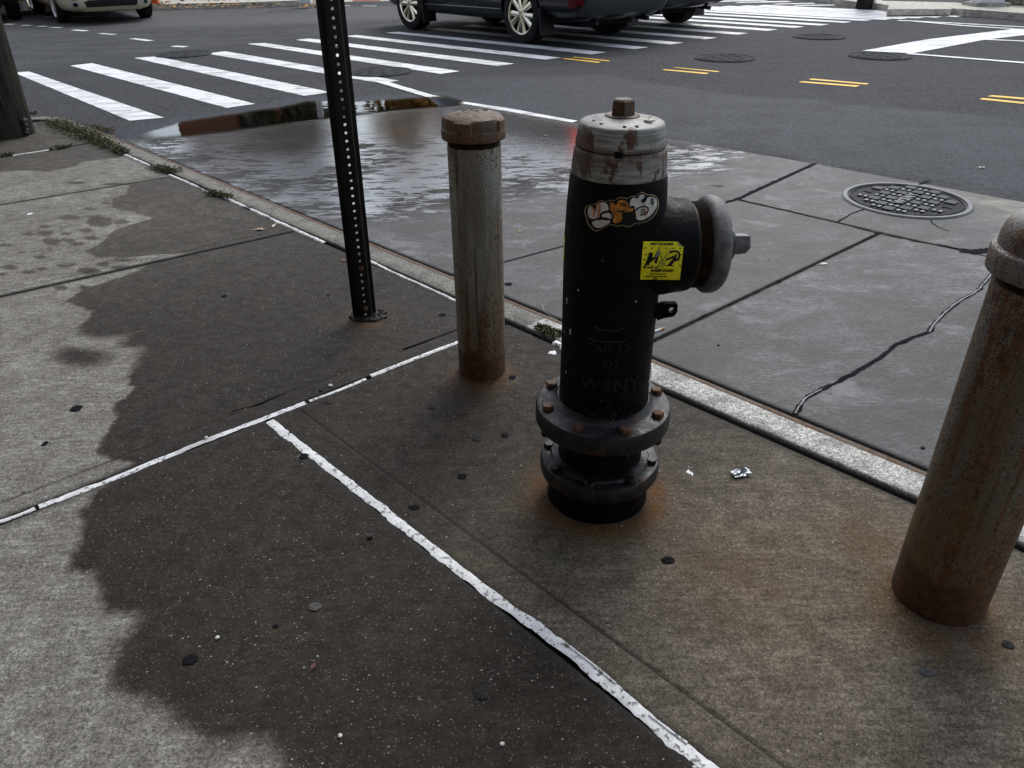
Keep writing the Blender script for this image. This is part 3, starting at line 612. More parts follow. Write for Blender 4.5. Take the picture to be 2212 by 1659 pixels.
# ---- kerb with its steel nosing
kerb = empty('kerb'); structure(kerb)
kin = [K[0] + kdir * 9.0, K[0] + kdir * 1.2] + [isect(K[0], K[1], p, p + left) for p in Gs([(2212, 1185), (1983, 1086), (1631, 933), (1432, 843), (1240, 760), (1125, 712)])]
kin2 = [kin[-1]] + [isect(K[0], K[1], p, p + left) for p in Gs([(983, 648), (803, 565), (603, 479), (451, 417.5), (330, 359), (276, 337), (180, 295)])] + Gs([(128, 270), (100, 261), (78, 259), (50, 262), (0, 272), (-120, 300), (-500, 400)])
def kerb_run(pts, name, mat, w0=0.112, w1=0.142):
    n = len(pts); P3 = []
    for a, b in zip(pts[:-1], pts[1:]):
        m = max(1, int((b - a).length / 0.04)) if (b - a).length < 3 else 6; P3 += [a.lerp(b, i / m) for i in range(m)]
    P3.append(pts[-1]); rows = []; srows = []; ed = []
    for i, p in enumerate(P3):
        t = (P3[min(i + 1, len(P3) - 1)] - P3[max(i - 1, 0)]).normalized(); o = Vector((t.y, -t.x, 0))          # street side of the run
        s = i * 0.04; wv = 0.004 * noise.noise((s * 3, 0, 2)); zc = 0.003 * noise.noise((s * 2, 4, 2))
        rows.append([p + o * 0.006 + Vector((0, 0, -0.03)), p + o * (0.008 + max(0, wv)) + Vector((0, 0, -0.008)), p + o * 0.014 + Vector((0, 0, 0.001 + zc)), p + o * 0.020 + Vector((0, 0, 0.004 + zc)), p + o * 0.06 + Vector((0, 0, 0.004 + zc)), p + o * (w0 + wv) + Vector((0, 0, 0.002))])
        srows.append([p + o * (w0 + wv - 0.004) + Vector((0, 0, -0.004)), p + o * (w0 + wv + 0.001) + Vector((0, 0, 0.001)), p + o * (w1 - 0.008) + Vector((0, 0, 0.0)), p + o * (w1 - 0.002) + Vector((0, 0, -0.004)), p + o * w1 + Vector((0, 0, -0.014)), p + o * (w1 + 0.006) + Vector((0, 0, ROAD - 0.02))])
    def strip(rws, nm, mt):
        c = len(rws[0]); vs = [v for r in rws for v in r]
        fs = [(j * c + k, j * c + k + 1, (j + 1) * c + k + 1, (j + 1) * c + k) for j in range(len(rws) - 1) for k in range(c - 1)]
        o = mesh(nm, vs, fs, mt, kerb, True); bm = bmesh.new(); bm.from_mesh(o.data); bmesh.ops.recalc_face_normals(bm, faces=bm.faces)
        if sum(f.normal.z for f in bm.faces) < 0: bmesh.ops.reverse_faces(bm, faces=bm.faces)
        bm.to_mesh(o.data); bm.free(); return o
    a = strip(rows, name, mat); set_attr(a, edge=[e for _ in rows for e in (1.0, 1.0, 0.7, 0.1, 0.0, 0.1)])
    strip(srows, 'steel_nosing', M_STEEL)
kerb_run(kin, 'kerb_section', M_KERB); kerb_run(kin2, 'kerb_section', M_KERB2)
wob_strip('joint_sealant', Gs([(262, 331), (300, 348), (330, 361)]), 0.022, M_SEAL, kerb, 0.001, 0.3, seed=51, crown=0.005)
wob_strip('joint_sealant', Gs([(366, 378), (395, 390), (420, 401), (452, 417)]), 0.018, M_SEAL, kerb, 0.001, 0.45, seed=52, crown=0.004, breaks=0.15)
wob_strip('joint_sealant', Gs([(480, 425), (520, 443), (560, 461), (603, 481), (640, 498), (702, 526)]), 0.02, M_SEAL, kerb, 0.001, 0.45, seed=53, crown=0.005, breaks=0.12)
wob_strip('joint_sealant', Gs([(800, 565), (850, 590), (900, 612), (983, 650), (1010, 662)]), 0.014, M_SEAL, kerb, 0.001, 0.4, seed=54, crown=0.004, breaks=0.1)
wob_strip('joint_sealant', Gs([(1198, 742), (1212, 748), (1225, 757)]), 0.03, M_SEAL, kerb, 0.001, 0.5, seed=55, crown=0.008)

# ---- puddle along the street edge
def puddle_mat():
    m = bpy.data.materials.new('puddle_water'); m.use_nodes = True; t = m.node_tree; t.nodes.clear()
    o = t.nodes.new('ShaderNodeOutputMaterial'); mx = t.nodes.new('ShaderNodeMixShader'); gl = t.nodes.new('ShaderNodeBsdfGlossy'); tr = t.nodes.new('ShaderNodeBsdfTransparent'); fr = t.nodes.new('ShaderNodeFresnel')
    fr.inputs['IOR'].default_value = 1.75; gl.inputs['Roughness'].default_value = 0.02; tr.inputs[0].default_value = (0.55, 0.5, 0.42, 1)
    ge = t.nodes.new('ShaderNodeNewGeometry'); nz = t.nodes.new('ShaderNodeTexNoise'); nz.inputs['Scale'].default_value = 9; bp = t.nodes.new('ShaderNodeBump'); bp.inputs['Strength'].default_value = 0.05; bp.inputs['Distance'].default_value = 0.01
    t.links.new(ge.outputs['Position'], nz.inputs['Vector']); t.links.new(nz.outputs[0], bp.inputs['Height']); t.links.new(bp.outputs[0], gl.inputs['Normal']); t.links.new(bp.outputs[0], fr.inputs['Normal'])
    at_ = t.nodes.new('ShaderNodeAttribute'); at_.attribute_name = 'deep'; ml = t.nodes.new('ShaderNodeMath'); ml.operation = 'MULTIPLY'; t.links.new(fr.outputs[0], ml.inputs[0]); t.links.new(at_.outputs['Fac'], ml.inputs[1]); t.links.new(ml.outputs[0], mx.inputs[0])
    m2 = t.nodes.new('ShaderNodeMix'); m2.data_type = 'RGBA'; m2.inputs[6].default_value = (1, 1, 1, 1); m2.inputs[7].default_value = (0.45, 0.38, 0.28, 1); t.links.new(at_.outputs['Fac'], m2.inputs[0]); t.links.new(m2.outputs[2], tr.inputs[0]); t.links.new(tr.outputs[0], mx.inputs[1]); t.links.new(gl.outputs[0], mx.inputs[2]); t.links.new(mx.outputs[0], o.inputs[0]); return m
pp = Gs(PUDDLE, ROAD + 0.014); fine_p = []
for a, b in zip(pp, pp[1:] + pp[:1]):
    n = max(1, int((b - a).length / 0.04))
    for i in range(n):
        q = a.lerp(b, i / n); q += Vector((noise.noise(q * 6), noise.noise(q * 6 + Vector((9, 0, 0))), 0)) * 0.035; q.z = ROAD + 0.014; fine_p.append(q)
def grid_puddle():
    bm = bmesh.new(); vs = [bm.verts.new(q) for q in fine_p]; es = [bm.edges.new((vs[i], vs[(i + 1) % len(vs)])) for i in range(len(vs))]
    bmesh.ops.triangle_fill(bm, edges=es, use_beauty=True)
    for _ in range(5):
        le = [e for e in bm.edges if e.calc_length() > 0.09 and not e.is_boundary]
        if not le: break
        bmesh.ops.subdivide_edges(bm, edges=le, cuts=1); bmesh.ops.triangulate(bm, faces=[f for f in bm.faces if len(f.verts) > 3])
    bmesh.ops.recalc_face_normals(bm, faces=bm.faces)
    if sum(f.normal.z for f in bm.faces) < 0: bmesh.ops.reverse_faces(bm, faces=bm.faces)
    return bm
puddle = from_bm('puddle', grid_puddle(), puddle_mat()); structure(puddle)
LOWP = np.array([(q.x, q.y) for q in Gs(PUDDLE[20:] + PUDDLE[:1], ROAD + 0.014)]); PV = np.array([v.co[:2] for v in puddle.data.vertices]); dmin = np.full(len(PV), 9.0)
for a_, b_ in zip(LOWP[:-1], LOWP[1:]):
    e_ = b_ - a_; tt = np.clip(((PV - a_) @ e_) / (e_ @ e_), 0, 1); dmin = np.minimum(dmin, np.sqrt(((PV - a_ - tt[:, None] * e_) ** 2).sum(1)))
set_attr(puddle, deep=sst(dmin, 0.0, 0.16) * sst(sdf(PV, [(q.x, q.y) for q in fine_p]), -0.01, 0.05))
# ---- painted markings
def wob_poly(pts, amp=0.006, step=0.05):
    out = []
    for a, b in zip(pts, pts[1:] + pts[:1]):
        n = max(1, int((b - a).length / step))
        for i in range(n):
            q = a.lerp(b, i / n); q = q + Vector((noise.noise(q * 9), noise.noise(q * 9 + Vector((5, 3, 0))), 0)) * amp; out.append(q)
    return out
def mark(name, pts, mat, parent, z, amp=0.006):
    q = wob_poly(pts, amp); a = sum((q[i].x * q[(i + 1) % len(q)].y - q[(i + 1) % len(q)].x * q[i].y) for i in range(len(q)))
    if a < 0: q = q[::-1]
    return mesh(name, [(p.x, p.y, z) for p in q], [tuple(range(len(q)))], mat, parent)
ZM = ROAD + 0.004
cw = empty('crosswalk'); structure(cw)
ST = [[(29.5, 156.6), (63, 154.4), (354.5, 253.8), (280.6, 260.5)], [(151.7, 141.8), (198.7, 136.2), (551.9, 224.2), (490, 232.8)], [(290, 125.1), (335.7, 121.4), (715, 199), (657, 206.8)],
      [(447, 115.5), (486, 110.6), (770, 158), (812, 166), (862, 174), (848, 176), (825, 180)], [(534.4, 94.5), (570.7, 92.6), (993.4, 153.6), (951.2, 159.5)], [(638.4, 86), (666.6, 82.7), (1111.6, 137.5), (1073.4, 142.3)],
      [(743, 77.9), (770, 75.5), (1213, 124.5), (1179, 128.7)], [(833, 70.4), (860, 68.5), (1310, 112.8), (1277.9, 117.2)]]
for s in ST: mark('crosswalk_stripe', Gs(s, ZM), M_WHITE, cw, ZM)
d8 = [G(*ST[7][0], ZM) - G(*ST[7][3], ZM), G(*ST[6][0], ZM) - G(*ST[6][3], ZM)]; dv = (d8[0] + d8[1]) / 2
wl = G(*ST[7][2], ZM) - G(*ST[7][3], ZM)
for (px, py) in [(1400.4, 102), (1476, 92), (1549.3, 81.3), (1616.7, 71.5), (1680, 63.4), (1737.8, 57.2), (1791, 52.3), (1840.6, 46.7), (1885.8, 42.6), (1928, 40.4), (1962, 38.8), (1998, 37.2), (2036, 35.6), (2080, 34.2), (2123, 33.0)]:
    q = G(px, py, ZM); mark('crosswalk_stripe', [q, q - wl, q - wl + dv, q + dv], M_WHITE, cw, ZM)
ln = empty('lane_lines'); structure(ln)
def pline(name, pts, wd, mat, par, z=None, amp=0.006):
    z = ZM if z is None else z; p = Gs(pts, z); L = []; Rr = []
    for i, q in enumerate(p):
        t = (p[min(i + 1, len(p) - 1)] - p[max(i - 1, 0)]).normalized(); n = Vector((-t.y, t.x, 0)) * wd / 2; L.append(q + n); Rr.append(q - n)
    return mark(name, L + Rr[::-1], mat, par, z, amp)
pline('edge_line', [(809, 172), (840, 181), (880, 193), (927, 207), (962, 212)], 0.10, M_WHITE, ln, ROAD + 0.0075)
pline('edge_line', [(992, 221), (1100, 237), (1188, 254), (1241, 263)], 0.10, M_WHITE, ln, ROAD + 0.0075)
pline('edge_line', [(1960, 115.3), (2212, 135.2), (2700, 174)], 0.11, M_WHITE, ln, ROAD + 0.0075)
pline('edge_line', [(2130, 85), (2212, 88.5), (2600, 106)], 0.11, M_WHITE, ln, ROAD + 0.0075)
pline('edge_line', [(1940, 43.8), (2050, 49), (2191, 57), (2300, 62)], 0.12, M_WHITE, ln)
pline('edge_line', [(1963, 44.5), (2080, 55), (2212, 63.5)], 0.12, M_WHITE, ln, ROAD + 0.0075)
mark('stop_line', Gs([(1862.5, 109.5), (2004, 84.7), (2185, 62.8), (2300, 62), (2260, 70), (2119, 87), (1972, 115)], ROAD + 0.006), M_WHITE, ln, ROAD + 0.006)
for a, b in (((9.4, 52), (29.5, 52.6)), ((47, 54.6), (66.3, 55)), ((83, 56.6), (102, 56.9)), ((107.4, 58.8), (133, 59.6)), ((158.5, 64.4), (187.5, 66.6)), ((216, 72), (247.6, 74.4)), ((286, 82.9), (325, 88)), ((373, 99.4), (402.8, 101)), ((734, 12), (756, 12.3)), ((783, 12.6), (813, 13)), ((-40, 43), (30, 44)), ((95, 37), (200, 35))):
    pline('lane_dash', [a, b], 0.11, M_WHITE, ln, amp=0.012)
yl = empty('centre_line'); structure(yl)
def A3(x, y): return (1080.1 + .24414 * x, .24414 * y)
def A4(x, y): return (1566.1 + .29199 * x, .29199 * y)
for q in ([A3(635, 505), A3(660, 502), A3(975, 535), A3(960, 542)], [A3(545, 518), A3(580, 514), A3(890, 547), A3(865, 555)], [A3(1530, 597), A3(1560, 595), A3(1943, 630), A3(1925, 637)], [A3(1432, 618), A3(1460, 612), A3(1850, 645), A3(1820, 655)],
          [A4(622, 588), A4(640, 580), A4(1067, 617), A4(1045, 625)], [A4(542, 607), A4(570, 600), A4(997, 632), A4(970, 642)], [A4(1940, 712), A4(1975, 703), A4(2400, 738), A4(2370, 749)], [A4(1880, 735), A4(1905, 724), A4(2330, 766), A4(2300, 777)]):
    mark('yellow_dash', Gs(q, ZM), M_YEL, yl, ZM)
# ================================================================ FAR SIDE OF THE CROSSING
def slab_poly(name, pts, z0, z1, mats, parent=None, mi=(0, 0)):
    """prism from a ground polygon; top gets material mi[0], sides mi[1]"""
    pts = [Vector((p[0], p[1], 0)) for p in pts]
    a = sum(pts[i].x * pts[(i + 1) % len(pts)].y - pts[(i + 1) % len(pts)].x * pts[i].y for i in range(len(pts)))
    if a < 0: pts = pts[::-1]
    n = len(pts); vs = [(p.x, p.y, z1) for p in pts] + [(p.x, p.y, z0) for p in pts]
    fs = [tuple(range(n))] + [((i + 1) % n, i, n + i, n + (i + 1) % n) for i in range(n)]
    return mesh(name, vs, fs, mats, parent, False, [mi[0]] + [mi[1]] * n)
KT = ROAD + 0.11
fl = [G(-700, 42, ROAD), G(297, 22, ROAD), G(440, 18.6, ROAD), G(522, 17.2, ROAD), G(671, 11.5, ROAD), G(700, 4, ROAD), G(733, -4, ROAD), G(860, -7, ROAD), G(930, -12, ROAD)]
far_dir = Vector((0.25, 1, 0)).normalized()
fs1 = slab_poly('far_sidewalk', fl + [fl[-1] + far_dir * 14, fl[-1] + far_dir * 16 + Vector((-6, 0, 0)), fl[4] + far_dir * 3.2, fl[1] + far_dir * 2.3, fl[0] + far_dir * 3], ROAD - 0.1, KT, [M_FAR]); structure(fs1)
lot = slab_poly('parking_lot', [fl[4] + far_dir * 3.25, fl[1] + far_dir * 2.35, fl[0] + far_dir * 3.05, fl[0] + far_dir * 22, fl[-1] + far_dir * 22], ROAD - 0.1, KT - 0.03, [M_ASPH]); structure(lot)
frs = [G(1830.7, 14.6, ROAD), G(1856, 17.8, ROAD), G(1891, 20.6, ROAD), G(1916, 25.2, ROAD), G(1918, 20.9, KT), G(1985, 19.6, KT), G(2052, 19.4, KT), G(2054, 33.0, ROAD), G(2120, 37.5, ROAD), G(2212, 45.2, ROAD), G(2700, 84, ROAD), G(3600, 160, ROAD)]
fs2 = slab_poly('far_sidewalk', frs + [frs[-1] + Vector((9, 14, 0)), frs[0] + Vector((3, 26, 0)), frs[0] + Vector((-1.2, 12, 0))], ROAD - 0.1, KT, [M_FAR]); structure(fs2)
lot2 = slab_poly('driveway', [G(1905, 1.5, KT), G(2085, 5.5, KT), G(2085, -60, KT), G(1905, -60, KT)], KT - 0.02, KT + 0.004, [M_ASPH]); structure(lot2)
ramp = empty('kerb_ramp'); structure(ramp)
RF1, RF2, RB1, RB2 = G(1917, 25.4, ROAD + .008), G(2053, 33.0, ROAD + .008), G(1918.5, 20.9, KT + .002), G(2052, 19.4, KT + .002)
def ramp_piece(name, u0, u1, v0, v1, mat, dz=0.0):
    q = [RF1.lerp(RF2, u).lerp(RB1.lerp(RB2, u), v) + Vector((0, 0, dz)) for u, v in ((u0, v0), (u1, v0), (u1, v1), (u0, v1))]; n_ = len(q)
    mesh(name, q + [p_ - Vector((0, 0, .09)) for p_ in q], [(0, 1, 2, 3)] + [((i + 1) % 4, i, 4 + i, 4 + (i + 1) % 4) for i in range(4)], mat, ramp)
ramp_piece('ramp_apron', 0.0, 1.0, 0.0, 1.0, M_FAR); ramp_piece('tactile_paving', 0.02, 0.66, 0.12, 0.98, M_RED, 0.006)
ramp2 = empty('kerb_ramp'); structure(ramp2)
slab_poly('ramp_apron', [G(705, 6.5, ROAD), G(735, 5.2, ROAD), G(856, 2.6, ROAD), G(866, -5, ROAD), G(735, -2, ROAD)], ROAD - 0.05, ROAD + 0.012, [M_FAR], ramp2)
slab_poly('tactile_paving', [G(761, 4.3, ROAD), G(822, 2.9, ROAD), G(818, -3, ROAD), G(765, -2, ROAD)], ROAD - 0.04, ROAD + 0.018, [M_RED], ramp2)
slab_poly('tactile_paving', [G(656, 13.0, ROAD), G(676, 11.6, ROAD), G(678, 9.6, ROAD), G(660, 10.6, ROAD)], ROAD - 0.05, ROAD + 0.012, [flat('orange_tactile_paving', (0.34, 0.13, 0.08), 0.8, grain=0.3)], ramp2)
slab_poly('ramp_apron', [G(359, 19.4, ROAD), G(372, 18.0, ROAD), G(418, 17.4, ROAD), G(430, 18.6, ROAD)], ROAD - 0.05, ROAD + 0.02, [M_KERB], ramp2)
for q in ([(1543, 4.2), (1543, 1.6), (1650, -.6), (1660, 1)], [(1587, 6.2), (1600, 4), (1700, 2), (1712, 4)], [(1665, 9.6), (1680, 7.6), (1755, 6.2), (1762, 8)], [(1711, 12.6), (1722, 10.8), (1800, 9.8), (1806, 11.6)]):
    mark('crosswalk_stripe', Gs(q, ZM), M_WHITE, cw, ZM)

# ---- far corner street furniture
M_WOOD = None
def wood(name, a, b):
    t = NT(name, 0.95, spec=0.08); p = t.obj(); v = t.noise(t.mapv(p, (1, 1, 0.06)), 38, 5, 0.7); g = t.noise(p, 3, 4)
    c = t.mix(t.ramp(v, 0.35, 0.68), a, b); c = t.mix(t.ramp(g, 0.45, 0.7, 0, 0.7), c, (0.03, 0.036, 0.022)); t.set('Base Color', c); t.bump(v, 0.9, 0.012); return t.m
M_WOOD = wood('weathered_pole_wood', (0.010, 0.010, 0.008), (0.050, 0.049, 0.039))
M_WPNT = flat('white_pole_paint', (0.72, 0.73, 0.74), 0.5, grain=0.1)
M_BRICK = None
def brickmat(name, c1, c2, mort, sc=1.0):
    t = NT(name, 0.85); p = t.obj()
    sx = t.n('SeparateXYZ', {0: p}); sy = t.n('SeparateXYZ', {0: p}, out=1); sz = t.n('SeparateXYZ', {0: p}, out=2)
    v = t.n('CombineXYZ', {0: t.math('ADD', sx, sy), 1: sz})
    b = t.n('TexBrick', {'Vector': v, 'Color1': (*c1, 1), 'Color2': (*c2, 1), 'Mortar': (*mort, 1), 'Scale': 1.0, 'Mortar Size': 0.006, 'Brick Width': 0.21, 'Row Height': 0.07})
    t.set('Base Color', b); return t.m
M_BRICK = brickmat('red_brick', (0.33, 0.095, 0.035), (0.24, 0.07, 0.03), (0.22, 0.2, 0.17))
M_BRICK2 = brickmat('dark_brown_brick', (0.075, 0.045, 0.035), (0.055, 0.035, 0.028), (0.09, 0.08, 0.07))
M_GLASS = NT('window_glass', 0.05, (0.012, 0.014, 0.016), 0, 0.8).m
M_TRIM = flat('pale_trim', (0.55, 0.54, 0.5), 0.6)
M_ROOF = flat('dark_roof_shingle', (0.05, 0.048, 0.046), 0.9, grain=0.4)

pole2 = empty('utility_pole', G(1868, 6, KT)); tag(pole2, 'wooden utility pole on the far right corner beside a thin pale conduit', 'utility pole')
mb = MB(); mb.lathe([(0.15, -0.1), (0.148, 0.6), (0.14, 3), (0.12, 8.5)], 16); mb.build('pole_shaft', M_WOOD, pole2, True, 40)
mb = MB(); mb.lathe([(0.035, 0), (0.035, 3.0)], 10, Matrix.Translation((0.16, -0.05, 0))); mb.build('conduit', M_WPNT, pole2, True, 40)
sp = empty('signal_pole', G(2129, 12.0, KT)); tag(sp, 'white painted signal pole base on a square footing, far right corner', 'signal pole')
mb = MB(); mb.box((0, 0, 0.03), (0.62, 0.5, 0.06)); mb.build('footing', M_KERB, sp)
mb = MB(); mb.box((0, 0, 0.24), (0.44, 0.38, 0.36), taper=0.86); mb.box((0, 0, 0.47), (0.34, 0.3, 0.1), taper=0.6); mb.build('pole_base', M_WPNT, sp)
mb = MB(); mb.lathe([(0.1, 0.5), (0.085, 2.4), (0.06, 6)], 14); mb.build('pole_shaft', M_WPNT, sp, True, 40)
lp = empty('lamp_post', G(660, 5.0, KT)); tag(lp, 'white lamp post base at the end of the far pavement, left of the sign post', 'lamp post')
mb = MB(); mb.box((0, 0, 0.05), (0.27, 0.27, 0.1)); mb.box((0, 0, 0.2), (0.22, 0.22, 0.22), taper=0.8); mb.build('post_base', M_WPNT, lp)
mb = MB(); mb.lathe([(0.085, 0.3), (0.07, 3), (0.05, 7)], 14); mb.build('post_shaft', M_WPNT, lp, True, 40)
rp = empty('marker_post', G(336, 8, KT)); tag(rp, 'short orange red marker post among fallen leaves on the far pavement', 'marker post')
mb = MB(); mb.box((0, 0, 0.45), (0.15, 0.12, 0.9), taper=0.9); mb.build('post', flat('orange_red_plastic', (0.5, 0.09, 0.03), 0.5), rp); mb = MB(); mb.box((0, 0, 0.92), (0.16, 0.13, 0.05)); mb.build('cap', flat('dark_red_plastic', (0.3, 0.05, 0.02), 0.5), rp)

# stone wall behind the far right corner
wall = empty('stone_wall', G(2150, -1, KT)); tag(wall, 'low wall of pale rough stones behind the white signal pole', 'stone wall')
wa, wb_ = G(2082, 3.5, KT), G(2360, 20, KT); wdir = (wb_ - wa); wlen = wdir.length; wdir.normalize(); wn_ = Vector((-wdir.y, wdir.x, 0))
M_STONE = kerb_mat('pale_wall_stone', (0.22, 0.20, 0.15), (0.48, 0.44, 0.35))
rs = random.Random(3)
for cidx in range(4):
    s = -0.1 * (cidx % 2)
    while s < wlen:
        L = rs.uniform(0.16, 0.42); h = 0.14
        bm = bmesh.new(); bmesh.ops.create_cube(bm, size=1); bmesh.ops.bevel(bm, geom=bm.edges[:], offset=0.12, segments=1, affect='EDGES')
        for v in bm.verts: v.co = Vector((v.co.x * (L - 0.015), v.co.y * 0.24, v.co.z * (h - 0.012))) + Vector((rs.uniform(-.008, .008), rs.uniform(-.015, .015), rs.uniform(-.006, .006)))
        st = from_bm('stone', bm, M_STONE, wall); c = wa + wdir * (s + L / 2) + wn_ * (0.05 + rs.uniform(-.02, .02)) + Vector((0, 0, h * (cidx + 0.5)))
        st.location = c - wall.location; st.rotation_euler = (0, 0, math.atan2(wdir.y, wdir.x)); s += L
# delineators between the two cars on the left
M_WPL = flat('white_plastic', (0.78, 0.78, 0.76), 0.45); M_OBAND = flat('orange_reflective_band', (0.72, 0.33, 0.05), 0.4); M_RUB = flat('black_rubber', (0.015, 0.015, 0.015), 0.7)
def delineator(px, py, label):
    o = empty('delineator_post', G(px, py, ROAD)); tag(o, label, 'delineator post', 'white delineator posts by the far kerb')
    mb = MB(); mb.lathe([(0.17, 0), (0.17, 0.03), (0.1, 0.07), (0.06, 0.08)], 14); mb.build('base', M_RUB, o)
    mb = MB(); mb.lathe([(0.055, 0.08), (0.06, 0.2), (0.05, 0.34), (0.062, 0.5), (0.06, 1.0), (0.05, 1.05)], 14); mb.build('tube', M_WPL, o, True, 40)
    for z in (0.27, 0.52):
        mb = MB(); mb.lathe([(0.064, z), (0.0645, z + 0.12)], 14, cap0=False, cap1=False); mb.build('band', M_OBAND, o, True)
delineator(46, 33, 'leftmost white delineator post with orange bands behind the tan car'); delineator(52, 32, 'middle white delineator post with orange bands behind the tan car'); delineator(60, 32, 'rightmost white delineator post with orange bands behind the tan car')

# ---- buildings: an unseen one added to shade the sidewalk, houses across the street
def house(name, label, loc, rz, w_, d_, h_, mat, rows, cols_, roof=True, door=True, trim=None):
    trim = trim or M_TRIM
    o = empty(name, loc, rz); tag(o, label, 'building')
    mb = MB(); mb.box((0, 0, h_ / 2), (w_, d_, h_)); mb.build('wall', mat, o)
    for i in range(rows):
        for j in range(cols_):
            x = -w_ / 2 + w_ * (j + 0.5) / cols_; z = h_ * (i + 0.55) / rows
            if i == 0 and door and j == cols_ // 2: continue
            mb = MB()
            for dx, dz, sx, sz in ((0, 0.72, 1.06, 0.09), (0, -0.72, 1.14, 0.1), (-0.5, 0, 0.07, 1.35), (0.5, 0, 0.07, 1.35), (0, 0, 0.93, 0.05)): mb.box((x + dx, -d_ / 2 - 0.03, z + dz), (sx, 0.1, sz))
            f = mb.build('window', trim, o); mb = MB(); mb.box((x, -d_ / 2 - 0.006, z), (0.94, 0.02, 1.36)); mb.build('pane', M_GLASS, f)
    if door:
        x = -w_ / 2 + w_ * (cols_ // 2 + 0.5) / cols_
        mb = MB(); mb.box((x, -d_ / 2 - 0.03, 1.05), (0.95, 0.08, 2.1)); dd = mb.build('door', flat('dark_door', (0.06, 0.03, 0.02), 0.5), o); mb = MB(); mb.lathe([(0.03, 0), (0.03, 0.05)], 10, frame((x + 0.36, -d_ / 2 - 0.07, 1.0), (0, -1, 0))); mb.build('handle', M_TRIM, dd)
    mb = MB()
    if roof:
        hw, hd = w_ / 2 + 0.35, d_ / 2 + 0.4; rh = d_ * 0.32
        mb.add([(-hw, -hd, h_), (hw, -hd, h_), (hw, hd, h_), (-hw, hd, h_), (-hw, 0, h_ + rh), (hw, 0, h_ + rh)], [(0, 1, 5, 4), (2, 3, 4, 5), (1, 2, 5), (3, 0, 4), (3, 2, 1, 0)]); rf = mb.build('roof', M_ROOF, o)
        mb = MB(); mb.box((w_ * 0.28, 0.5, h_ + rh * 0.9), (0.6, 0.6, 1.4)); mb.build('chimney', mat, rf)
    else:
        mb.box((0, 0, h_ + 0.2), (w_ + 0.3, d_ + 0.3, 0.4)); mb.build('cornice', M_TRIM, o)
    return o
fc = K[0] * 0.5 + K[1] * 0.5 + left * 4.3 + kdir * 5.0
cb = house('shade_building', 'unseen dark brick building added behind the camera to shade the sidewalk', fc + left * 4.0, math.atan2(kdir.y, kdir.x) + math.pi, 26, 8, 10.5, M_BRICK2, 3, 9, roof=False)
def at_az(px, dist):
    a = math.atan2(px - CX, F / math.cos(R(30))); return Vector((math.sin(a) * dist, math.cos(a) * dist, 0))
p = at_az(505, 35); house('brick_house', 'red brick house with pitched roof across the street, far left', (p.x, p.y, ROAD), R(14), 5.4, 6, 6.6, M_BRICK, 2, 1, door=False, trim=flat('brown_window_frame', (0.10, 0.045, 0.025), 0.6))
p = at_az(-500, 44); house('brick_house', 'tall red brick house at the far left end of the street', (p.x, p.y, ROAD), R(25), 9, 8, 6.5, M_BRICK, 2, 4)
p = at_az(1250, 62); house('pale_house', 'pale clapboard house far up the street', (p.x, p.y, ROAD), R(-4), 11, 8, 5.5, M_FAR, 2, 4)
p = at_az(2900, 48); house('pale_house', 'pale house behind the low stone wall on the right', (p.x, p.y, ROAD), R(-28), 12, 8, 5.5, M_FAR, 2, 5)

# ---- trees across the street
def leafmat(name, cols):
    t = NT(name, 0.7); oi = t.n('NewGeometry', out='Random Per Island')
    cr = t.t.nodes.new('ShaderNodeValToRGB'); t.t.links.new(oi, cr.inputs[0])
    cr.color_ramp.elements[0].color = (*cols[0], 1); cr.color_ramp.elements[1].color = (*cols[-1], 1)
    for i, c in enumerate(cols[1:-1]):
        e = cr.color_ramp.elements.new((i + 1) / (len(cols) - 1)); e.color = (*c, 1)
    t.set('Base Color', cr.outputs[0]); return t.m
M_LGRN = leafmat('dark_green_leaves', [(0.03, 0.04, 0.014), (0.055, 0.065, 0.02), (0.085, 0.075, 0.022)]); M_LAUT = leafmat('autumn_leaves', [(0.12, 0.08, 0.018), (0.38, 0.19, 0.02), (0.50, 0.22, 0.02), (0.16, 0.055, 0.015)])
M_BARK = flat('bark', (0.055, 0.045, 0.036), 0.95, grain=0.5, gsc=30)
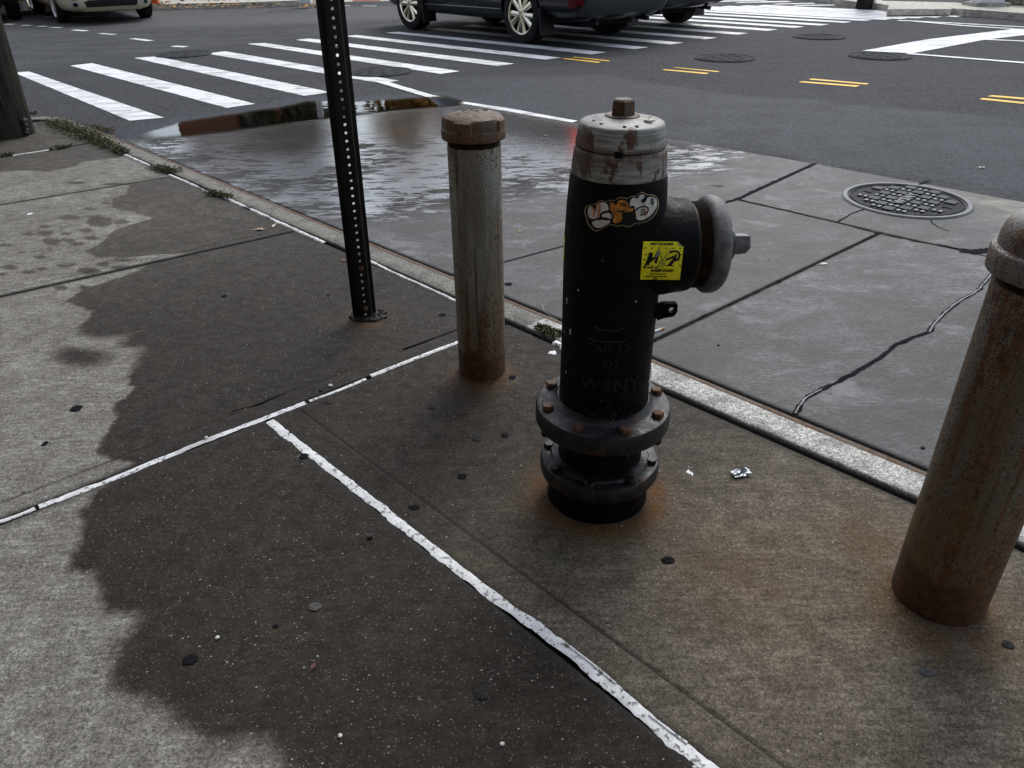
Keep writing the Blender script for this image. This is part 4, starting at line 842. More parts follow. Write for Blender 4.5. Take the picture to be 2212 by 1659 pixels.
def tree(label, px, dist, h, rad, mat, seed, n=1500, ls=0.2, z0=0.32):
    rr = random.Random(seed); p = at_az(px, dist); o = empty('street_tree', (p.x, p.y, ROAD)); tag(o, label, 'tree')
    mb = MB(); tips = []
    mb.tube([(0, 0, -0.1), (rr.uniform(-.1, .1), 0, h * z0 * 0.6), (rr.uniform(-.2, .2), rr.uniform(-.2, .2), h * z0 * 1.2), (0, 0, h * 0.8)], [0.22, 0.17, 0.13, 0.03], 9)
    for k in range(11):
        a = k * 2.4 + rr.uniform(-.4, .4); z1 = h * rr.uniform(z0 * 0.9, 0.62); L = rad * rr.uniform(0.6, 1.0)
        e = Vector((math.cos(a) * L, math.sin(a) * L, z1 + L * rr.uniform(0.3, 0.9))); m = Vector((math.cos(a) * L * .5, math.sin(a) * L * .5, z1 + L * .3))
        mb.tube([(0, 0, z1), m, e], [0.07, 0.05, 0.015], 6); tips += [e, m.lerp(e, 0.6)]
    tips.append(Vector((0, 0, h * 0.86))); mb.build('trunk', M_BARK, o, True)
    clumps = [(t, rad * rr.uniform(0.24, 0.44)) for t in tips] + [(Vector((rr.gauss(0, rad * .35), rr.gauss(0, rad * .35), h * rr.uniform(z0 * 1.1, 0.9))), rad * rr.uniform(.22, .4)) for _ in range(8)]
    mb = MB()
    for i in range(n):
        c, cr_ = rr.choice(clumps); d = Vector((rr.gauss(0, 1), rr.gauss(0, 1), rr.gauss(0, .8))); d = d.normalized() * cr_ * rr.random() ** 0.4
        q = c + d; u = Vector((rr.gauss(0, 1), rr.gauss(0, 1), rr.gauss(0, .6))).normalized() * ls * rr.uniform(.6, 1.2); v = u.orthogonal().normalized(); v.rotate(Matrix.Rotation(rr.uniform(0, 6.28), 3, u)); v *= ls * .55
        mb.add([q - u, q + v, q + u, q - v], [(0, 1, 2, 3)])
    stuff(mb.build('crown', mat, o)); return o
tree('dark green tree across the street just right of the brick house', 578, 27, 7.8, 1.35, M_LGRN, 1, 1500)
tree('tall dark green tree standing behind the far parking lot', 606, 34, 7.5, 1.3, M_LGRN, 2, 1300)
tree('orange autumn tree behind the far pavement', 868, 29, 7.6, 1.8, M_LAUT, 3, 1700)
tree('yellow brown autumn tree behind the far kerb ramp', 945, 34, 8.2, 2.0, M_LAUT, 4, 1700)
tree('thin autumn tree at the far left of the street', -150, 36, 8.0, 2.6, M_LAUT, 5, 1500)
tree('green tree on the far right behind the stone wall', 2560, 44, 6.5, 2.6, M_LGRN, 6, 1500)

# ---- fallen leaves and the planted strip on the far left
lm = MB(); rl = random.Random(11)
for i in range(900):
    px = rl.uniform(-200, 560); py = rl.uniform(-14, 11) if px < 400 else rl.uniform(-14, 5); q = G(px, py + (300 - px) * 0.012, KT); q.z = KT + 0.012
    if rl.random() < 0.12: q = G(rl.uniform(285, 700), rl.uniform(8, 18), KT); q.z = KT + 0.01
    a = rl.uniform(0, 6.28); L = rl.uniform(0.03, 0.07); u = Vector((math.cos(a), math.sin(a), rl.uniform(-.3, .5))) * L; v = Vector((-math.sin(a), math.cos(a), rl.uniform(-.3, .5))) * L * .6
    lm.add([q - u, q + v, q + u, q - v], [(0, 1, 2, 3)])
lit = stuff(lm.build('leaf_litter', leafmat('fallen_leaves', [(0.34, 0.13, 0.02), (0.5, 0.24, 0.03), (0.22, 0.08, 0.02), (0.12, 0.05, 0.02)])))
hg = MB()
for i in range(2600):
    px = rl.uniform(-250, 470); q = G(px, -9 + (300 - px) * 0.012, KT); q.y += rl.uniform(0.0, 0.9); q.z = KT + rl.random() ** 1.3 * 0.9
    a = rl.uniform(0, 6.28); L = rl.uniform(0.04, 0.1); u = Vector((math.cos(a), math.sin(a), rl.uniform(-.8, .8))) * L; v = u.orthogonal().normalized() * L * .5
    hg.add([q - u, q + v, q + u, q - v], [(0, 1, 2, 3)])
hgo = empty('hedge', G(150, -6, KT)); tag(hgo, 'low dark green hedge behind the far pavement, beyond the tan car', 'hedge'); ob = stuff(hg.build('foliage', M_LGRN, hgo)); ob.location = -hgo.location
# ================================================================ MANHOLES
def text_mesh(s, size=1.0, bold=0.0, extrude=0.0, shear=0.0, spacing=1.0, align='CENTER'):
    c = bpy.data.curves.new('t', 'FONT'); c.body = s; c.size = size; c.align_x = align; c.align_y = 'CENTER'; c.offset = bold; c.extrude = extrude; c.shear = shear; c.space_character = spacing; c.resolution_u = 3
    o = bpy.data.objects.new('t', c); col.objects.link(o); me = o.to_mesh()
    vs = [v.co.copy() for v in me.vertices]; fs = [tuple(p.vertices) for p in me.polygons]; o.to_mesh_clear(); bpy.data.objects.remove(o); bpy.data.curves.remove(c); return vs, fs
def manhole(px, py, z, r, label, mat, uang, cell, text=None, recess=0.012, ring=0.09):
    c = G(px, py, z); o = empty('manhole_cover', (c.x, c.y, z), uang); tag(o, label, 'manhole cover')
    mb = MB(); ri = r * (1 - ring); rh = recess
    mb.lathe([(r + .004, -0.02), (r, 0.003), (r - 0.008, rh), (ri + 0.004, rh), (ri, rh - .003), (ri - 0.001, -.01)], 72, cap0=False, cap1=False); mb.build('frame_ring', mat if text else M_RIM0, o, True, 35)
    mb = MB(); rc = ri - 0.006; zt = 0.0025 if text else 0.0
    mb.lathe([(rc, -0.03), (rc, zt - 0.001), (rc - 0.006, zt)], 72); mb.lathe([(rc - 0.008, zt), (rc - 0.009, zt + .004), (rc - 0.016, zt + .004), (rc - 0.017, zt)], 72, cap0=False, cap1=False)
    cov = mb.build('lid', M_IRON0 if text else mat, o, True, 35)
    mb = MB(); n = int(2 * r / cell) + 2; ph = 0.009 if text else 0.0095 - 0.0065
    for i in range(-n, n + 1):
        for j in range(-n, n + 1):
            x, y = (i) * cell, (j + 0.5) * cell
            if math.hypot(x, y) + cell * 0.52 > rc - 0.018: 
                if math.hypot(x, y) + cell * 0.2 > rc - 0.03: continue
            if text and i == 0 and abs(y) < cell * 1.9: continue
            if math.hypot(abs(x) - rc * 0.72, y) < cell * .55: continue
            if (i + j) % 2 == 0:
                for k in (-1, 0, 1): mb.box((x, y + k * cell * 0.28, zt + ph * .45), (cell * 0.9, cell * 0.14, ph), taper=0.9)
            else:
                for k in (-1, 1): mb.box((x + k * cell * 0.24, y, zt + ph * .45), (cell * 0.3, cell * 0.5, ph), taper=0.9)
    if text:
        vs, fs = text_mesh(text, cell * 1.15, 0.003, 0.004, spacing=1.2)
        mb.add([(-v.y, v.x, v.z + zt + 0.005) for v in vs], fs)
    mb.build('raised_pattern', mat, o)
    mb = MB()
    for sx in (-1, 1): mb.box((sx * rc * 0.72, 0, zt + 0.0006), (0.05, 0.022, 0.001))
    mb.build('pick_hole', M_DIRT if text else mat, o); return o
ka = math.atan2(kdir.y, kdir.x)
c1 = G(1957, 432.5, PAD); rr1 = (G(2099, 446, PAD) - G(1814, 424, PAD)).length / 2
manhole(1957, 432.5, PAD, rr1, 'round iron manhole cover with raised weave in the concrete by the kerb', M_IRON, ka, rr1 * 0.20, 'WSNY', 0.009)
for px, py, lb in ((821, 154.4, 'iron manhole cover overlapping a crosswalk stripe beside the sign post'), (397, 116.5, 'worn manhole cover between the third and fourth crosswalk stripes from the left'), (1566, 124.6, 'manhole cover with a pale rim between two yellow line pairs'),
                   (1901, 120.3, 'manhole cover just below the tip of the wide stop line'), (1770, 79, 'faint worn manhole cover between the crosswalk and the stop line')):
    c = G(px, py, ROAD); manhole(px, py, ROAD + 0.0085, 0.36, lb, M_ASPH, ka + 0.2, 0.1, None, 0.003, 0.06)

# ================================================================ HYDRANT
def axis_tools(base):
    def zof(y):
        lo, hi = -0.1, 1.6
        for _ in range(50):
            m = (lo + hi) / 2
            if proj((base.x, base.y, m))[1] > y: lo = m
            else: hi = m
        return lo
    def rof(y, hw): return hw * depth((base.x, base.y, zof(y))) / F
    return zof, rof
HB = G(1289, 1062); zof, rof = axis_tools(HB)
hyd = empty('fire_hydrant', HB); hyd.rotation_euler = (0, R(0.55), 0)
tag(hyd, 'black cast iron fire hydrant with rusty silver bonnet and two stickers', 'fire hydrant')
HM = Matrix.Translation(HB) @ Matrix.Rotation(R(0.55), 4, 'Y'); HI = HM.inverted()
def prof(l): return [(rof(y, hw), zof(y)) for y, hw in l]
view = math.atan2(-HB.y, -HB.x)          # bearing from the hydrant to the camera
def part_lathe(name, l, mat, parent=hyd, n=72, ang=38, caps=(True, True), z_off=0.0):
    mb = MB(); mb.lathe([(r, z + z_off) for r, z in prof(l)], n, cap0=caps[0], cap1=caps[1]); return mb.build(name, mat, parent, True, ang)
body = part_lathe('barrel', [(899, 97.5), (868, 98.5), (858, 96.5), (834, 95.5), (741, 98.2), (653, 102), (575, 105.5), (500, 107.5), (440, 107.5), (395, 106), (376, 104.6), (371.5, 103.3), (370, 99)], M_BLK)
# upper flange, neck, lower flange, foot
def flange(name, y0, y1, hw, fillet, mat, lob=0.0):
    z1, z0 = zof(y0), zof(y1); r = rof(y0, hw); mb = MB(); n = 96
    pr = [(r - .012, z0), (r - .003, z0 + .003), (r, z0 + .009), (r, z1 - .008), (r - .003, z1 - .002), (r - .009, z1)] + fillet
    vs = []; fs = []
    for q, z in pr:
        for k in range(n):
            a = 2 * math.pi * k / n; rr_ = q * (1 + (lob * (math.cos(8 * (a - lob_ph)) if q > r * .8 else 0))); vs.append((rr_ * math.cos(a), rr_ * math.sin(a), z))
    for j in range(len(pr) - 1):
        for k in range(n): fs.append((j * n + k, j * n + (k + 1) % n, (j + 1) * n + (k + 1) % n, (j + 1) * n + k))
    fs.append(tuple(range(n))[::-1]); fs.append(tuple((len(pr) - 1) * n + k for k in range(n))); mb.add(vs, fs); return mb.build(name, mat, hyd, True, 40), r, z1, z0
rb = rof(868, 96.5); lob_ph = 0
fu, RU, ZU, ZU0 = flange('upper_flange', 866, 906, 145, [(rb + .016, zof(866) + .002), (rb + .006, zof(866) + .008), (rb + .001, zof(866) + .018)], M_FLG)
neck = part_lathe('neck', [(985, 90), (968, 89), (930, 88), (895, 88)], M_BLK)
rn = rof(975, 89); lob_ph = view - R(8)
fl_, RL, ZL, ZL0 = flange('lower_flange', 981, 1012, 127, [(rn + .02, zof(981) + .001), (rn + .016, zof(981) + .007), (rn + .003, zof(981) + .010)], M_FLG, 0.008)
foot = part_lathe('foot', [(1066, 106), (1040, 105.5), (1012, 105), (1000, 101)], M_BLK)
def hexbolt(mb, r, a, z, s, h, flip=False):
    mb.lathe([(s, z), (s, z + h * 0.8), (s * 0.86, z + h)], 6, Matrix.Translation((r * math.cos(a), r * math.sin(a), 0)), ph=a + 0.4)
for k in range(8):
    a = view + R(22.5) + k * math.pi / 4
    mb = MB(); hexbolt(mb, RU * 0.86, a, ZU - 0.001, 0.0135, 0.013); mb.build('flange_bolt', M_BOLT, hyd, True, 25)
    mb = MB(); hexbolt(mb, RU * 0.86, a, ZU0 - 0.018, 0.0145, 0.02); mb.build('flange_nut', M_BLK, hyd, True, 25)
    a = view - R(8) + k * math.pi / 4
    mb = MB(); hexbolt(mb, RL * 0.88, a, ZL - 0.001, 0.0125, 0.011); mb.build('flange_bolt', M_FLG, hyd, True, 25)
    mb = MB(); hexbolt(mb, RL * 0.88, a, ZL0 - 0.016, 0.013, 0.018); mb.build('flange_nut', M_BLK, hyd, True, 25)
# bonnet
ring = part_lathe('bonnet_ring', [(373, 100), (369, 102.2), (364, 103), (345, 102), (322, 100.2), (316, 99.2), (313.5, 97.2), (312.5, 92)], M_PEEL)
cap = part_lathe('bonnet', [(311.5, 93), (311, 97.0), (308, 98.2), (300, 97.6), (280, 94.8), (268, 92.8), (263, 91.2), (260.8, 88.5), (258.5, 80), (255, 62), (250, 40)], M_PEEL)
zc = np.array([v.co.z for v in cap.data.vertices]); set_attr(cap, rim=np.clip(np.exp(-((zc - zof(309)) / 0.004) ** 2) * 0.8, 0, 1))
zr = np.array([v.co.z for v in ring.data.vertices]); set_attr(ring, rim=np.clip(np.exp(-((zr - zof(314)) / 0.016) ** 2) * 0.9, 0, 1))
part_lathe('bonnet_gap', [(316, 93), (308, 93)], M_DIRT, cap)
mb = MB(); a = view - R(2); mb.box((rof(312, 97.4) * math.cos(a), rof(312, 97.4) * math.sin(a), zof(311)), (0.008, 0.014, 0.010), Matrix.Rotation(a, 3, 'Z')); mb.build('key_notch', M_DIRT, cap)
part_lathe('nut_collar', [(253, 38), (248, 38), (246.5, 35.5), (245.5, 30), (246.5, 28), (247, 24)], M_NUT, hyd, 40)
mb = MB(); zb, zt = zof(249), zof(213.5); rB, rT = rof(246, 26.2), rof(214, 24.5)
mb.lathe([(rB, zb), (rT, zt - 0.003), (rT - 0.004, zt)], 5, ph=view + R(8)); mb.build('operating_nut', M_NUT, hyd)
rnd = random.Random(5)
mb = MB()
for k in range(12):
    a = rnd.uniform(0, 6.28); rr_ = rof(256, 1) * rnd.uniform(48, 78); mb.lathe([(0.004, zof(251) - 0.0), (0.002, zof(250.4) - .002)], 7, Matrix.Translation((rr_ * math.cos(a), rr_ * math.sin(a), -0.002 - (rr_ - .045) * .10)))
mb.build('bonnet_boss', M_PEEL, cap, True)
a = view + R(62); mb = MB(); rr_ = rof(256, 62); mb.lathe([(0.0085, 0), (0.0085, 0.004), (0.004, 0.0045), (0.0035, 0.002)], 16, Matrix.Translation((rr_ * math.cos(a), rr_ * math.sin(a), zof(255.5)))); mb.build('washer', M_TRIM, cap, True, 30)
# outlet
OZ = zof(534); az = R(4); od = Vector((math.cos(az), math.sin(az), 0)); OM = frame((0, 0, OZ), od, Vector((0, 0, 1)))
dd = depth((HB.x + .2, HB.y, OZ)) / F
def opart(name, l, mat, n=64, ang=38, parent=hyd):
    mb = MB(); mb.lathe([(hw * dd, px * dd) for px, hw in l], n, OM); return mb.build(name, mat, parent, True, ang)
boss = opart('outlet_boss', [(20, 104), (72, 104.5), (92, 106), (105, 105.5), (128, 102), (150, 100), (158, 98), (160, 92)], M_BLK)
thr = [(156, 90), (166, 90)]
for k in range(5): thr += [(167 + k * 5, 88), (169.5 + k * 5, 93)]
opart('outlet_thread', thr + [(196, 88)], M_THREAD)
capo = opart('outlet_cap', [(190, 86), (190.5, 95), (193, 101), (198, 104.5), (206, 105.5), (214, 105), (222, 102), (229, 96), (233, 86), (235, 60), (236, 40), (246, 36)], M_GREYCAP)
opart('cap_hub', [(232, 46), (240, 38), (247, 35), (252, 34.5), (254, 36), (258, 36), (259.5, 33), (260, 22)], M_GREYCAP)
mb = MB(); mb.lathe([(25 * dd, 255 * dd), (23 * dd, 294 * dd), (20 * dd, 297 * dd)], 5, OM, ph=0.5); mb.build('cap_nut', M_NUT2, hyd)
# chain lug below the outlet
lz = zof(664); rl_ = rof(660, 101); lx = []; q = 14
mb = MB(); ringv = []; sc_ = dd
out = [(-6, 26), (40, 26), (40, 6), (34, -6), (14, -9), (-6, -16)]; hc, hr = (27, 10), 6.5
n = 18; outer = []
for k in range(n):
    a_ = 2 * math.pi * k / n; d_ = Vector((math.cos(a_), math.sin(a_))); best = 1e9
    for i in range(len(out)):
        A_, B_ = Vector(out[i]), Vector(out[(i + 1) % len(out)]); e = B_ - A_; den = d_.x * e.y - d_.y * e.x
        if abs(den) < 1e-9: continue
        w_ = A_ - Vector(hc); tt = (w_.x * e.y - w_.y * e.x) / den; uu = (w_.x * d_.y - w_.y * d_.x) / den
        if tt > 0 and -1e-6 <= uu <= 1 + 1e-6: best = min(best, tt)
    outer.append(Vector(hc) + d_ * best)
vs = []
for yy in (-0.006, 0.006):
    for p_ in outer: vs.append((rl_ + p_.x * sc_, yy - 0.03, lz + p_.y * sc_))
    for k in range(n): vs.append((rl_ + (hc[0] + hr * math.cos(2 * math.pi * k / n)) * sc_, yy - 0.03, lz + (hc[1] + hr * math.sin(2 * math.pi * k / n)) * sc_))
fs = []
for k in range(n):
    k2 = (k + 1) % n; fs += [(k, k2, n + k2, n + k), (2 * n + k2, 2 * n + k, 3 * n + k, 3 * n + k2), (k2, k, 2 * n + k, 2 * n + k2), (n + k, n + k2, 3 * n + k2, 3 * n + k)]
mb.add(vs, fs); mb.build('chain_lug', M_BLK, hyd)
# raised foundry letters
PR = sorted([(z, r) for r, z in prof([(899, 97.5), (834, 95.5), (741, 98.2), (653, 102), (575, 105.5), (500, 107.5)])])
def rbody(z): return float(np.interp(z, [p_[0] for p_ in PR], [p_[1] for p_ in PR]))
mb = MB()
for s, px, py, hpx in (('DI', 1316, 739, 17), ('WSNY', 1318, 784, 24), ('3', 1314, 822, 15), ('2', 1267, 850, 22), ('2006', 1313, 853, 22), ('A', 1362, 850, 18), ('CAD 52', 1310, 706, 14)):
    z0 = zof(py); r0 = rbody(z0); sz = hpx * depth((HB.x, HB.y - r0, z0)) / F * 1.75; xo = (px - proj((HB.x, HB.y, z0))[0]) * depth((HB.x, HB.y - r0, z0)) / F
    vs, fs = text_mesh(s, sz, 0.0012, 0.003, spacing=1.15)
    out_ = []
    for v in vs:
        th = view + (xo + v.x) / r0; rr_ = rbody(z0 + v.y) + 0.0012 + v.z; out_.append((rr_ * math.cos(th), rr_ * math.sin(th), z0 + v.y))
    mb.add(out_, fs)
for py, hw in ((670, 28), (694, 36)):
    z0 = zof(py); r0 = rbody(z0)
    mb.tube([((r0) * math.cos(view + t_ * .0105), r0 * math.sin(view + t_ * .0105), z0 + (0.004 if abs(t_) > hw - 6 else 0)) for t_ in range(-hw, hw + 1, 4)], 0.003, 6)
stuff(mb.build('foundry_lettering', black_paint('worn_lettering_paint', (0.0065, 0.0065, 0.007), 0.4, 0.0, 0.2), hyd))

# ---- stickers wrapped onto the castings
bv = []; bf = []
for ob in (body, boss):
    b0 = len(bv); bv += [HM @ v.co for v in ob.data.vertices]; bf += [[i + b0 for i in p_.vertices] for p_ in ob.data.polygons]
HBVH = BVHTree.FromPolygons(bv, bf)
def fill2d(loops, maxlen):
    bm = bmesh.new(); es = []
    for lp_ in loops:
        vs = [bm.verts.new((x, y, 0)) for x, y in lp_]; es += [bm.edges.new((vs[i], vs[(i + 1) % len(vs)])) for i in range(len(vs))]
    bmesh.ops.triangle_fill(bm, edges=es, use_beauty=True)
    for _ in range(6):
        le = [e for e in bm.edges if e.calc_length() > maxlen]
        if not le: break
        bmesh.ops.subdivide_edges(bm, edges=le, cuts=1); bmesh.ops.triangulate(bm, faces=[f for f in bm.faces if len(f.verts) > 3])
    bm.verts.index_update(); vs = [(v.co.x, v.co.y) for v in bm.verts]; fs = [tuple(v.index for v in f.verts) for f in bm.faces]; bm.free(); return vs, fs
def wrap(vs, fs, toworld, off, name, mat, parent):
    out_ = []; last = None
    for x, y in vs:
        o_, d_ = ray(*toworld(x, y)); h, nrm, _, _ = HBVH.ray_cast(o_, d_)
        if h is None: h, nrm, _, _ = HBVH.find_nearest(o_ + d_ * 1.5)
        if nrm.dot(d_) > 0: nrm = -nrm
        out_.append(HI @ (h + nrm * off))
    me_fs = []
    for f in fs:
        a_, b_, c_ = [out_[i] for i in f[:3]]; nn = (b_ - a_).cross(c_ - a_); ctr = HI @ Vector((0, 0, H))
        me_fs.append(f if nn.dot(ctr - a_) > 0 else f[::-1])
    return mesh(name, out_, me_fs, mat, parent)
def smooth_loop(pts, it=2):
    for _ in range(it):
        q = []
        for i in range(len(pts)):
            a_, b_ = pts[i], pts[(i + 1) % len(pts)]; q += [(a_[0] * .75 + b_[0] * .25, a_[1] * .75 + b_[1] * .25), (a_[0] * .25 + b_[0] * .75, a_[1] * .25 + b_[1] * .75)]
        pts = q
    return pts
def stroke(pts, wd, it=2):
    for _ in range(it):
        q = [pts[0]]
        for a_, b_ in zip(pts[:-1], pts[1:]): q += [(a_[0] * .75 + b_[0] * .25, a_[1] * .75 + b_[1] * .25), (a_[0] * .25 + b_[0] * .75, a_[1] * .25 + b_[1] * .75)]
        pts = q + [pts[-1]]
    vs = []; n_ = len(pts)
    for i in range(n_):
        a_, b_ = pts[max(i - 1, 0)], pts[min(i + 1, n_ - 1)]; tx, ty = b_[0] - a_[0], b_[1] - a_[1]; L = math.hypot(tx, ty) or 1; k = wd / 2 * (0.75 if i in (0, n_ - 1) else 1)
        vs += [(pts[i][0] - ty / L * k, pts[i][1] + tx / L * k), (pts[i][0] + ty / L * k, pts[i][1] - tx / L * k)]
    return vs, [(2 * i, 2 * i + 1, 2 * i + 3, 2 * i + 2) for i in range(n_ - 1)]
def Z5(x, y): return 1242.1 + .13019 * x, 399.6 + .13019 * y
M_STW = None
def stained():
    t = NT('sticker_white_stained', 0.5); p_ = t.obj(); ln = t.noise(t.mapv(p_, (1, 1, 0.25)), 55, 4, 0.6); pt = t.noise(p_, 60, 3)
    c = t.mix(t.ramp(ln, 0.50, 0.62, 0, 0.95), t.mix(t.ramp(pt, 0.3, 0.7), (0.44, 0.43, 0.38), (0.62, 0.62, 0.59)), (0.42, 0.15, 0.025)); t.set('Base Color', c); return t.m
M_STW = stained(); M_STO = flat('sticker_orange', (0.44, 0.165, 0.03), 0.5, grain=0.35, gsc=70); M_STK = flat('sticker_black', (0.006, 0.006, 0.006), 0.45); M_STY = flat('sticker_yellow', (0.78, 0.72, 0.02), 0.45, grain=0.05); M_STG = flat('sticker_edge', (0.45, 0.33, 0.18), 0.5)
tagst = tag(empty('graffiti_sticker', HB), 'white and orange bubble letter graffiti sticker high on the hydrant barrel', 'sticker'); tagst.rotation_euler = hyd.rotation_euler
OUT = [(200, 575), (165, 480), (155, 420), (195, 345), (255, 325), (320, 320), (390, 262), (470, 250), (530, 280), (590, 242), (650, 262), (720, 208), (800, 200), (870, 225), (940, 175), (1000, 190), (1080, 130), (1110, 105), (1190, 160), (1290, 152), (1370, 215), (1392, 310), (1360, 440), (1290, 540), (1170, 620), (985, 640), (930, 690), (850, 700), (775, 665), (700, 690), (600, 650), (490, 710), (345, 783), (240, 690), (190, 610)]
cx_, cy_ = 770, 440
def layer(loops, off, nm, mat, ml=40): wrap(*fill2d(loops, ml), Z5, off, nm, mat, tagst)
layer([smooth_loop(OUT, 1)], 0.0006, 'backing', M_STG)
INN = [(x + (cx_ - x) * 0.022, y + (cy_ - y) * 0.035) for x, y in OUT]
layer([smooth_loop(INN, 1)], 0.0009, 'outline', M_STK)
W1 = [[(215, 470), (225, 370), (275, 345), (310, 370), (345, 415), (350, 330), (430, 280), (520, 290), (560, 370), (560, 420), (470, 430), (410, 480), (410, 540), (390, 555), (300, 570), (240, 545)],
      [(255, 610), (400, 575), (470, 575), (540, 590), (610, 560), (620, 500), (590, 450), (560, 455), (480, 470), (440, 500), (450, 540), (530, 545), (600, 590), (575, 640), (365, 735)],
      [(905, 265), (970, 195), (1030, 240), (1090, 140), (1165, 185), (1100, 240), (1090, 290), (1140, 280), (1200, 200), (1290, 190), (1355, 250), (1350, 370), (1260, 500), (1130, 585), (1010, 575), (1010, 470), (990, 440), (985, 345), (910, 370)]]
for l in W1: layer([smooth_loop(l, 2)], 0.0012, 'letter_fill', M_STW)
O1 = [[(560, 300), (620, 280), (670, 340), (690, 270), (770, 225), (860, 250), (900, 350), (920, 400), (960, 370), (965, 440), (830, 445), (770, 480), (790, 560), (740, 625), (660, 635), (625, 600), (640, 500), (600, 430), (575, 390)]]
for l in O1: layer([smooth_loop(l, 2)], 0.0012, 'letter_fill', M_STO)
layer([smooth_loop([(790, 470), (860, 455), (960, 445), (1010, 490), (1005, 560), (960, 640), (880, 665), (810, 640), (780, 600), (800, 540)], 2)], 0.0015, 'letter_shadow', M_STK)
for pts, wd in (([(345, 420), (350, 360), (320, 320)], 26), ([(250, 560), (330, 580), (395, 545)], 24), ([(600, 590), (555, 555), (520, 545), (450, 545), (430, 500), (470, 450), (560, 440), (640, 500), (630, 570), (590, 620)], 22), ([(565, 290), (580, 360), (570, 430)], 22), ([(680, 330), (690, 280), (740, 230), (830, 240), (890, 290), (905, 370), (980, 335), (975, 440)], 20), ([(710, 425), (760, 440), (830, 420), (790, 470), (790, 520)], 24),
                ([(1185, 190), (1170, 260), (1110, 290), (1095, 260), (1150, 210), (1230, 175), (1320, 200)], 18), ([(985, 430), (1060, 365), (1150, 345), (1210, 380), (1200, 450), (1130, 495), (1070, 485)], 24), ([(1160, 440), (1110, 460), (1090, 420), (1120, 395), (1150, 405), (1140, 430)], 16),
                ([(735, 320), (760, 280), (770, 330), (800, 285), (805, 345), (840, 300), (830, 350)], 13), ([(740, 350), (860, 330)], 12), ([(850, 365), (852, 385)], 14),
                ([(1300, 245), (1270, 230), (1240, 250), (1270, 270), (1305, 285), (1280, 305), (1240, 295)], 13), ([(1262, 215), (1262, 330)], 9), ([(1284, 215), (1284, 340)], 9), ([(1010, 575), (1130, 595), (1270, 510), (1340, 400)], 14)):
    wrap(*stroke(pts, wd, 2), Z5, 0.0019, 'letter_stroke', M_STK, tagst)
bst = tag(empty('barber_sticker', HB), 'yellow square sticker with black lettering below the graffiti sticker', 'sticker'); bst.rotation_euler = hyd.rotation_euler
YQ = [(1130, 935), (1690, 940), (1735, 1005), (1795, 1025), (1780, 1200), (1735, 1570), (1080, 1565)]
wrap(*fill2d([YQ], 50), Z5, 0.0008, 'paper', M_STY, bst)
wrap(*fill2d([[(1690, 938), (1715, 955), (1740, 990), (1798, 1022), (1735, 1008), (1705, 985)]], 50), Z5, 0.004, 'curled_corner', flat('sticker_back', (0.25, 0.23, 0.12), 0.6), bst)
def yst(u, v):                                     # sticker plane 0..1 -> image pixels
    a_ = (1130 + (1080 - 1130) * v, 935 + 630 * v); b_ = (1798 + (1735 - 1798) * v, 940 + 630 * v); return Z5(a_[0] + (b_[0] - a_[0]) * u, a_[1] + (b_[1] - a_[1]) * u)
def ytext(s, u, v, size, bold=0.0, shear=0.0, sp=1.0, mat=M_STK, off=0.0012, aspect=1.0, nm='lettering'):
    vs, fs = text_mesh(s, size, bold, 0, shear, sp); wrap([(u + p_.x * aspect, v - p_.y) for p_ in vs], fs, yst, off, nm, mat, bst)
ytext('MIKE THE BARBER', 0.47, 0.068, 0.075, 0.004, 0, 1.0, aspect=0.95); ytext('7186031803', 0.28, 0.685, 0.075, 0.003, aspect=0.9); ytext('BARBER STUDIO', 0.53, 0.762, 0.085, 0.006, 0.35, aspect=0.9)
ytext('1427 Forest ave', 0.43, 0.845, 0.068, 0.002, aspect=0.95); ytext('staten island newyork', 0.40, 0.913, 0.068, 0.002, aspect=0.92); ytext('10302', 0.37, 0.975, 0.055, 0.002)
wrap(*fill2d([[(1137, 1340), (1166, 1340), (1166, 1385), (1137, 1385)]], 60), Z5, 0.0012, 'phone_mark', M_STK, bst)
for j in range(4):
    for i in range(6):
        if 0.13 < (j * 0.27 + 0.02) < 0.72 and 0.1 < i * 0.18 < 0.85 and j in (1, 2): continue
        ytext('MVP', 0.06 + i * 0.175 + 0.03 * (j % 2), 0.012 + (0.165, 0.33, 0.47, 0.62)[j], 0.035, 0.003, 0.3, aspect=0.8, nm='pattern_mark')
for l in ([(1235, 1115), (1290, 1125), (1225, 1330), (1155, 1330)], [(1290, 1125), (1285, 1210), (1320, 1180), (1375, 1070), (1410, 1090), (1355, 1300), (1310, 1295), (1335, 1215), (1215, 1310), (1225, 1260)],
          [(1520, 1340), (1640, 1200), (1660, 1145), (1690, 1140), (1675, 1220), (1590, 1345)], [(1500, 1260), (1510, 1225), (1640, 1165), (1635, 1210)]):
    wrap(*fill2d([l], 60), Z5, 0.0014, 'monogram', M_STK, bst)
wrap(*stroke([(1570, 1130), (1620, 1095), (1700, 1100), (1735, 1150), (1715, 1220), (1650, 1260)], 34), Z5, 0.0014, 'monogram', M_STK, bst)
wrap(*fill2d([[(1345, 1160), (1390, 1075), (1405, 1090), (1350, 1200), (1318, 1200)]], 60), Z5, 0.0018, 'comb_mark', flat('sticker_grey', (0.3, 0.3, 0.29), 0.5), bst)
M_YL = flat('sticker_pale_yellow', (0.66, 0.6, 0.12), 0.5)
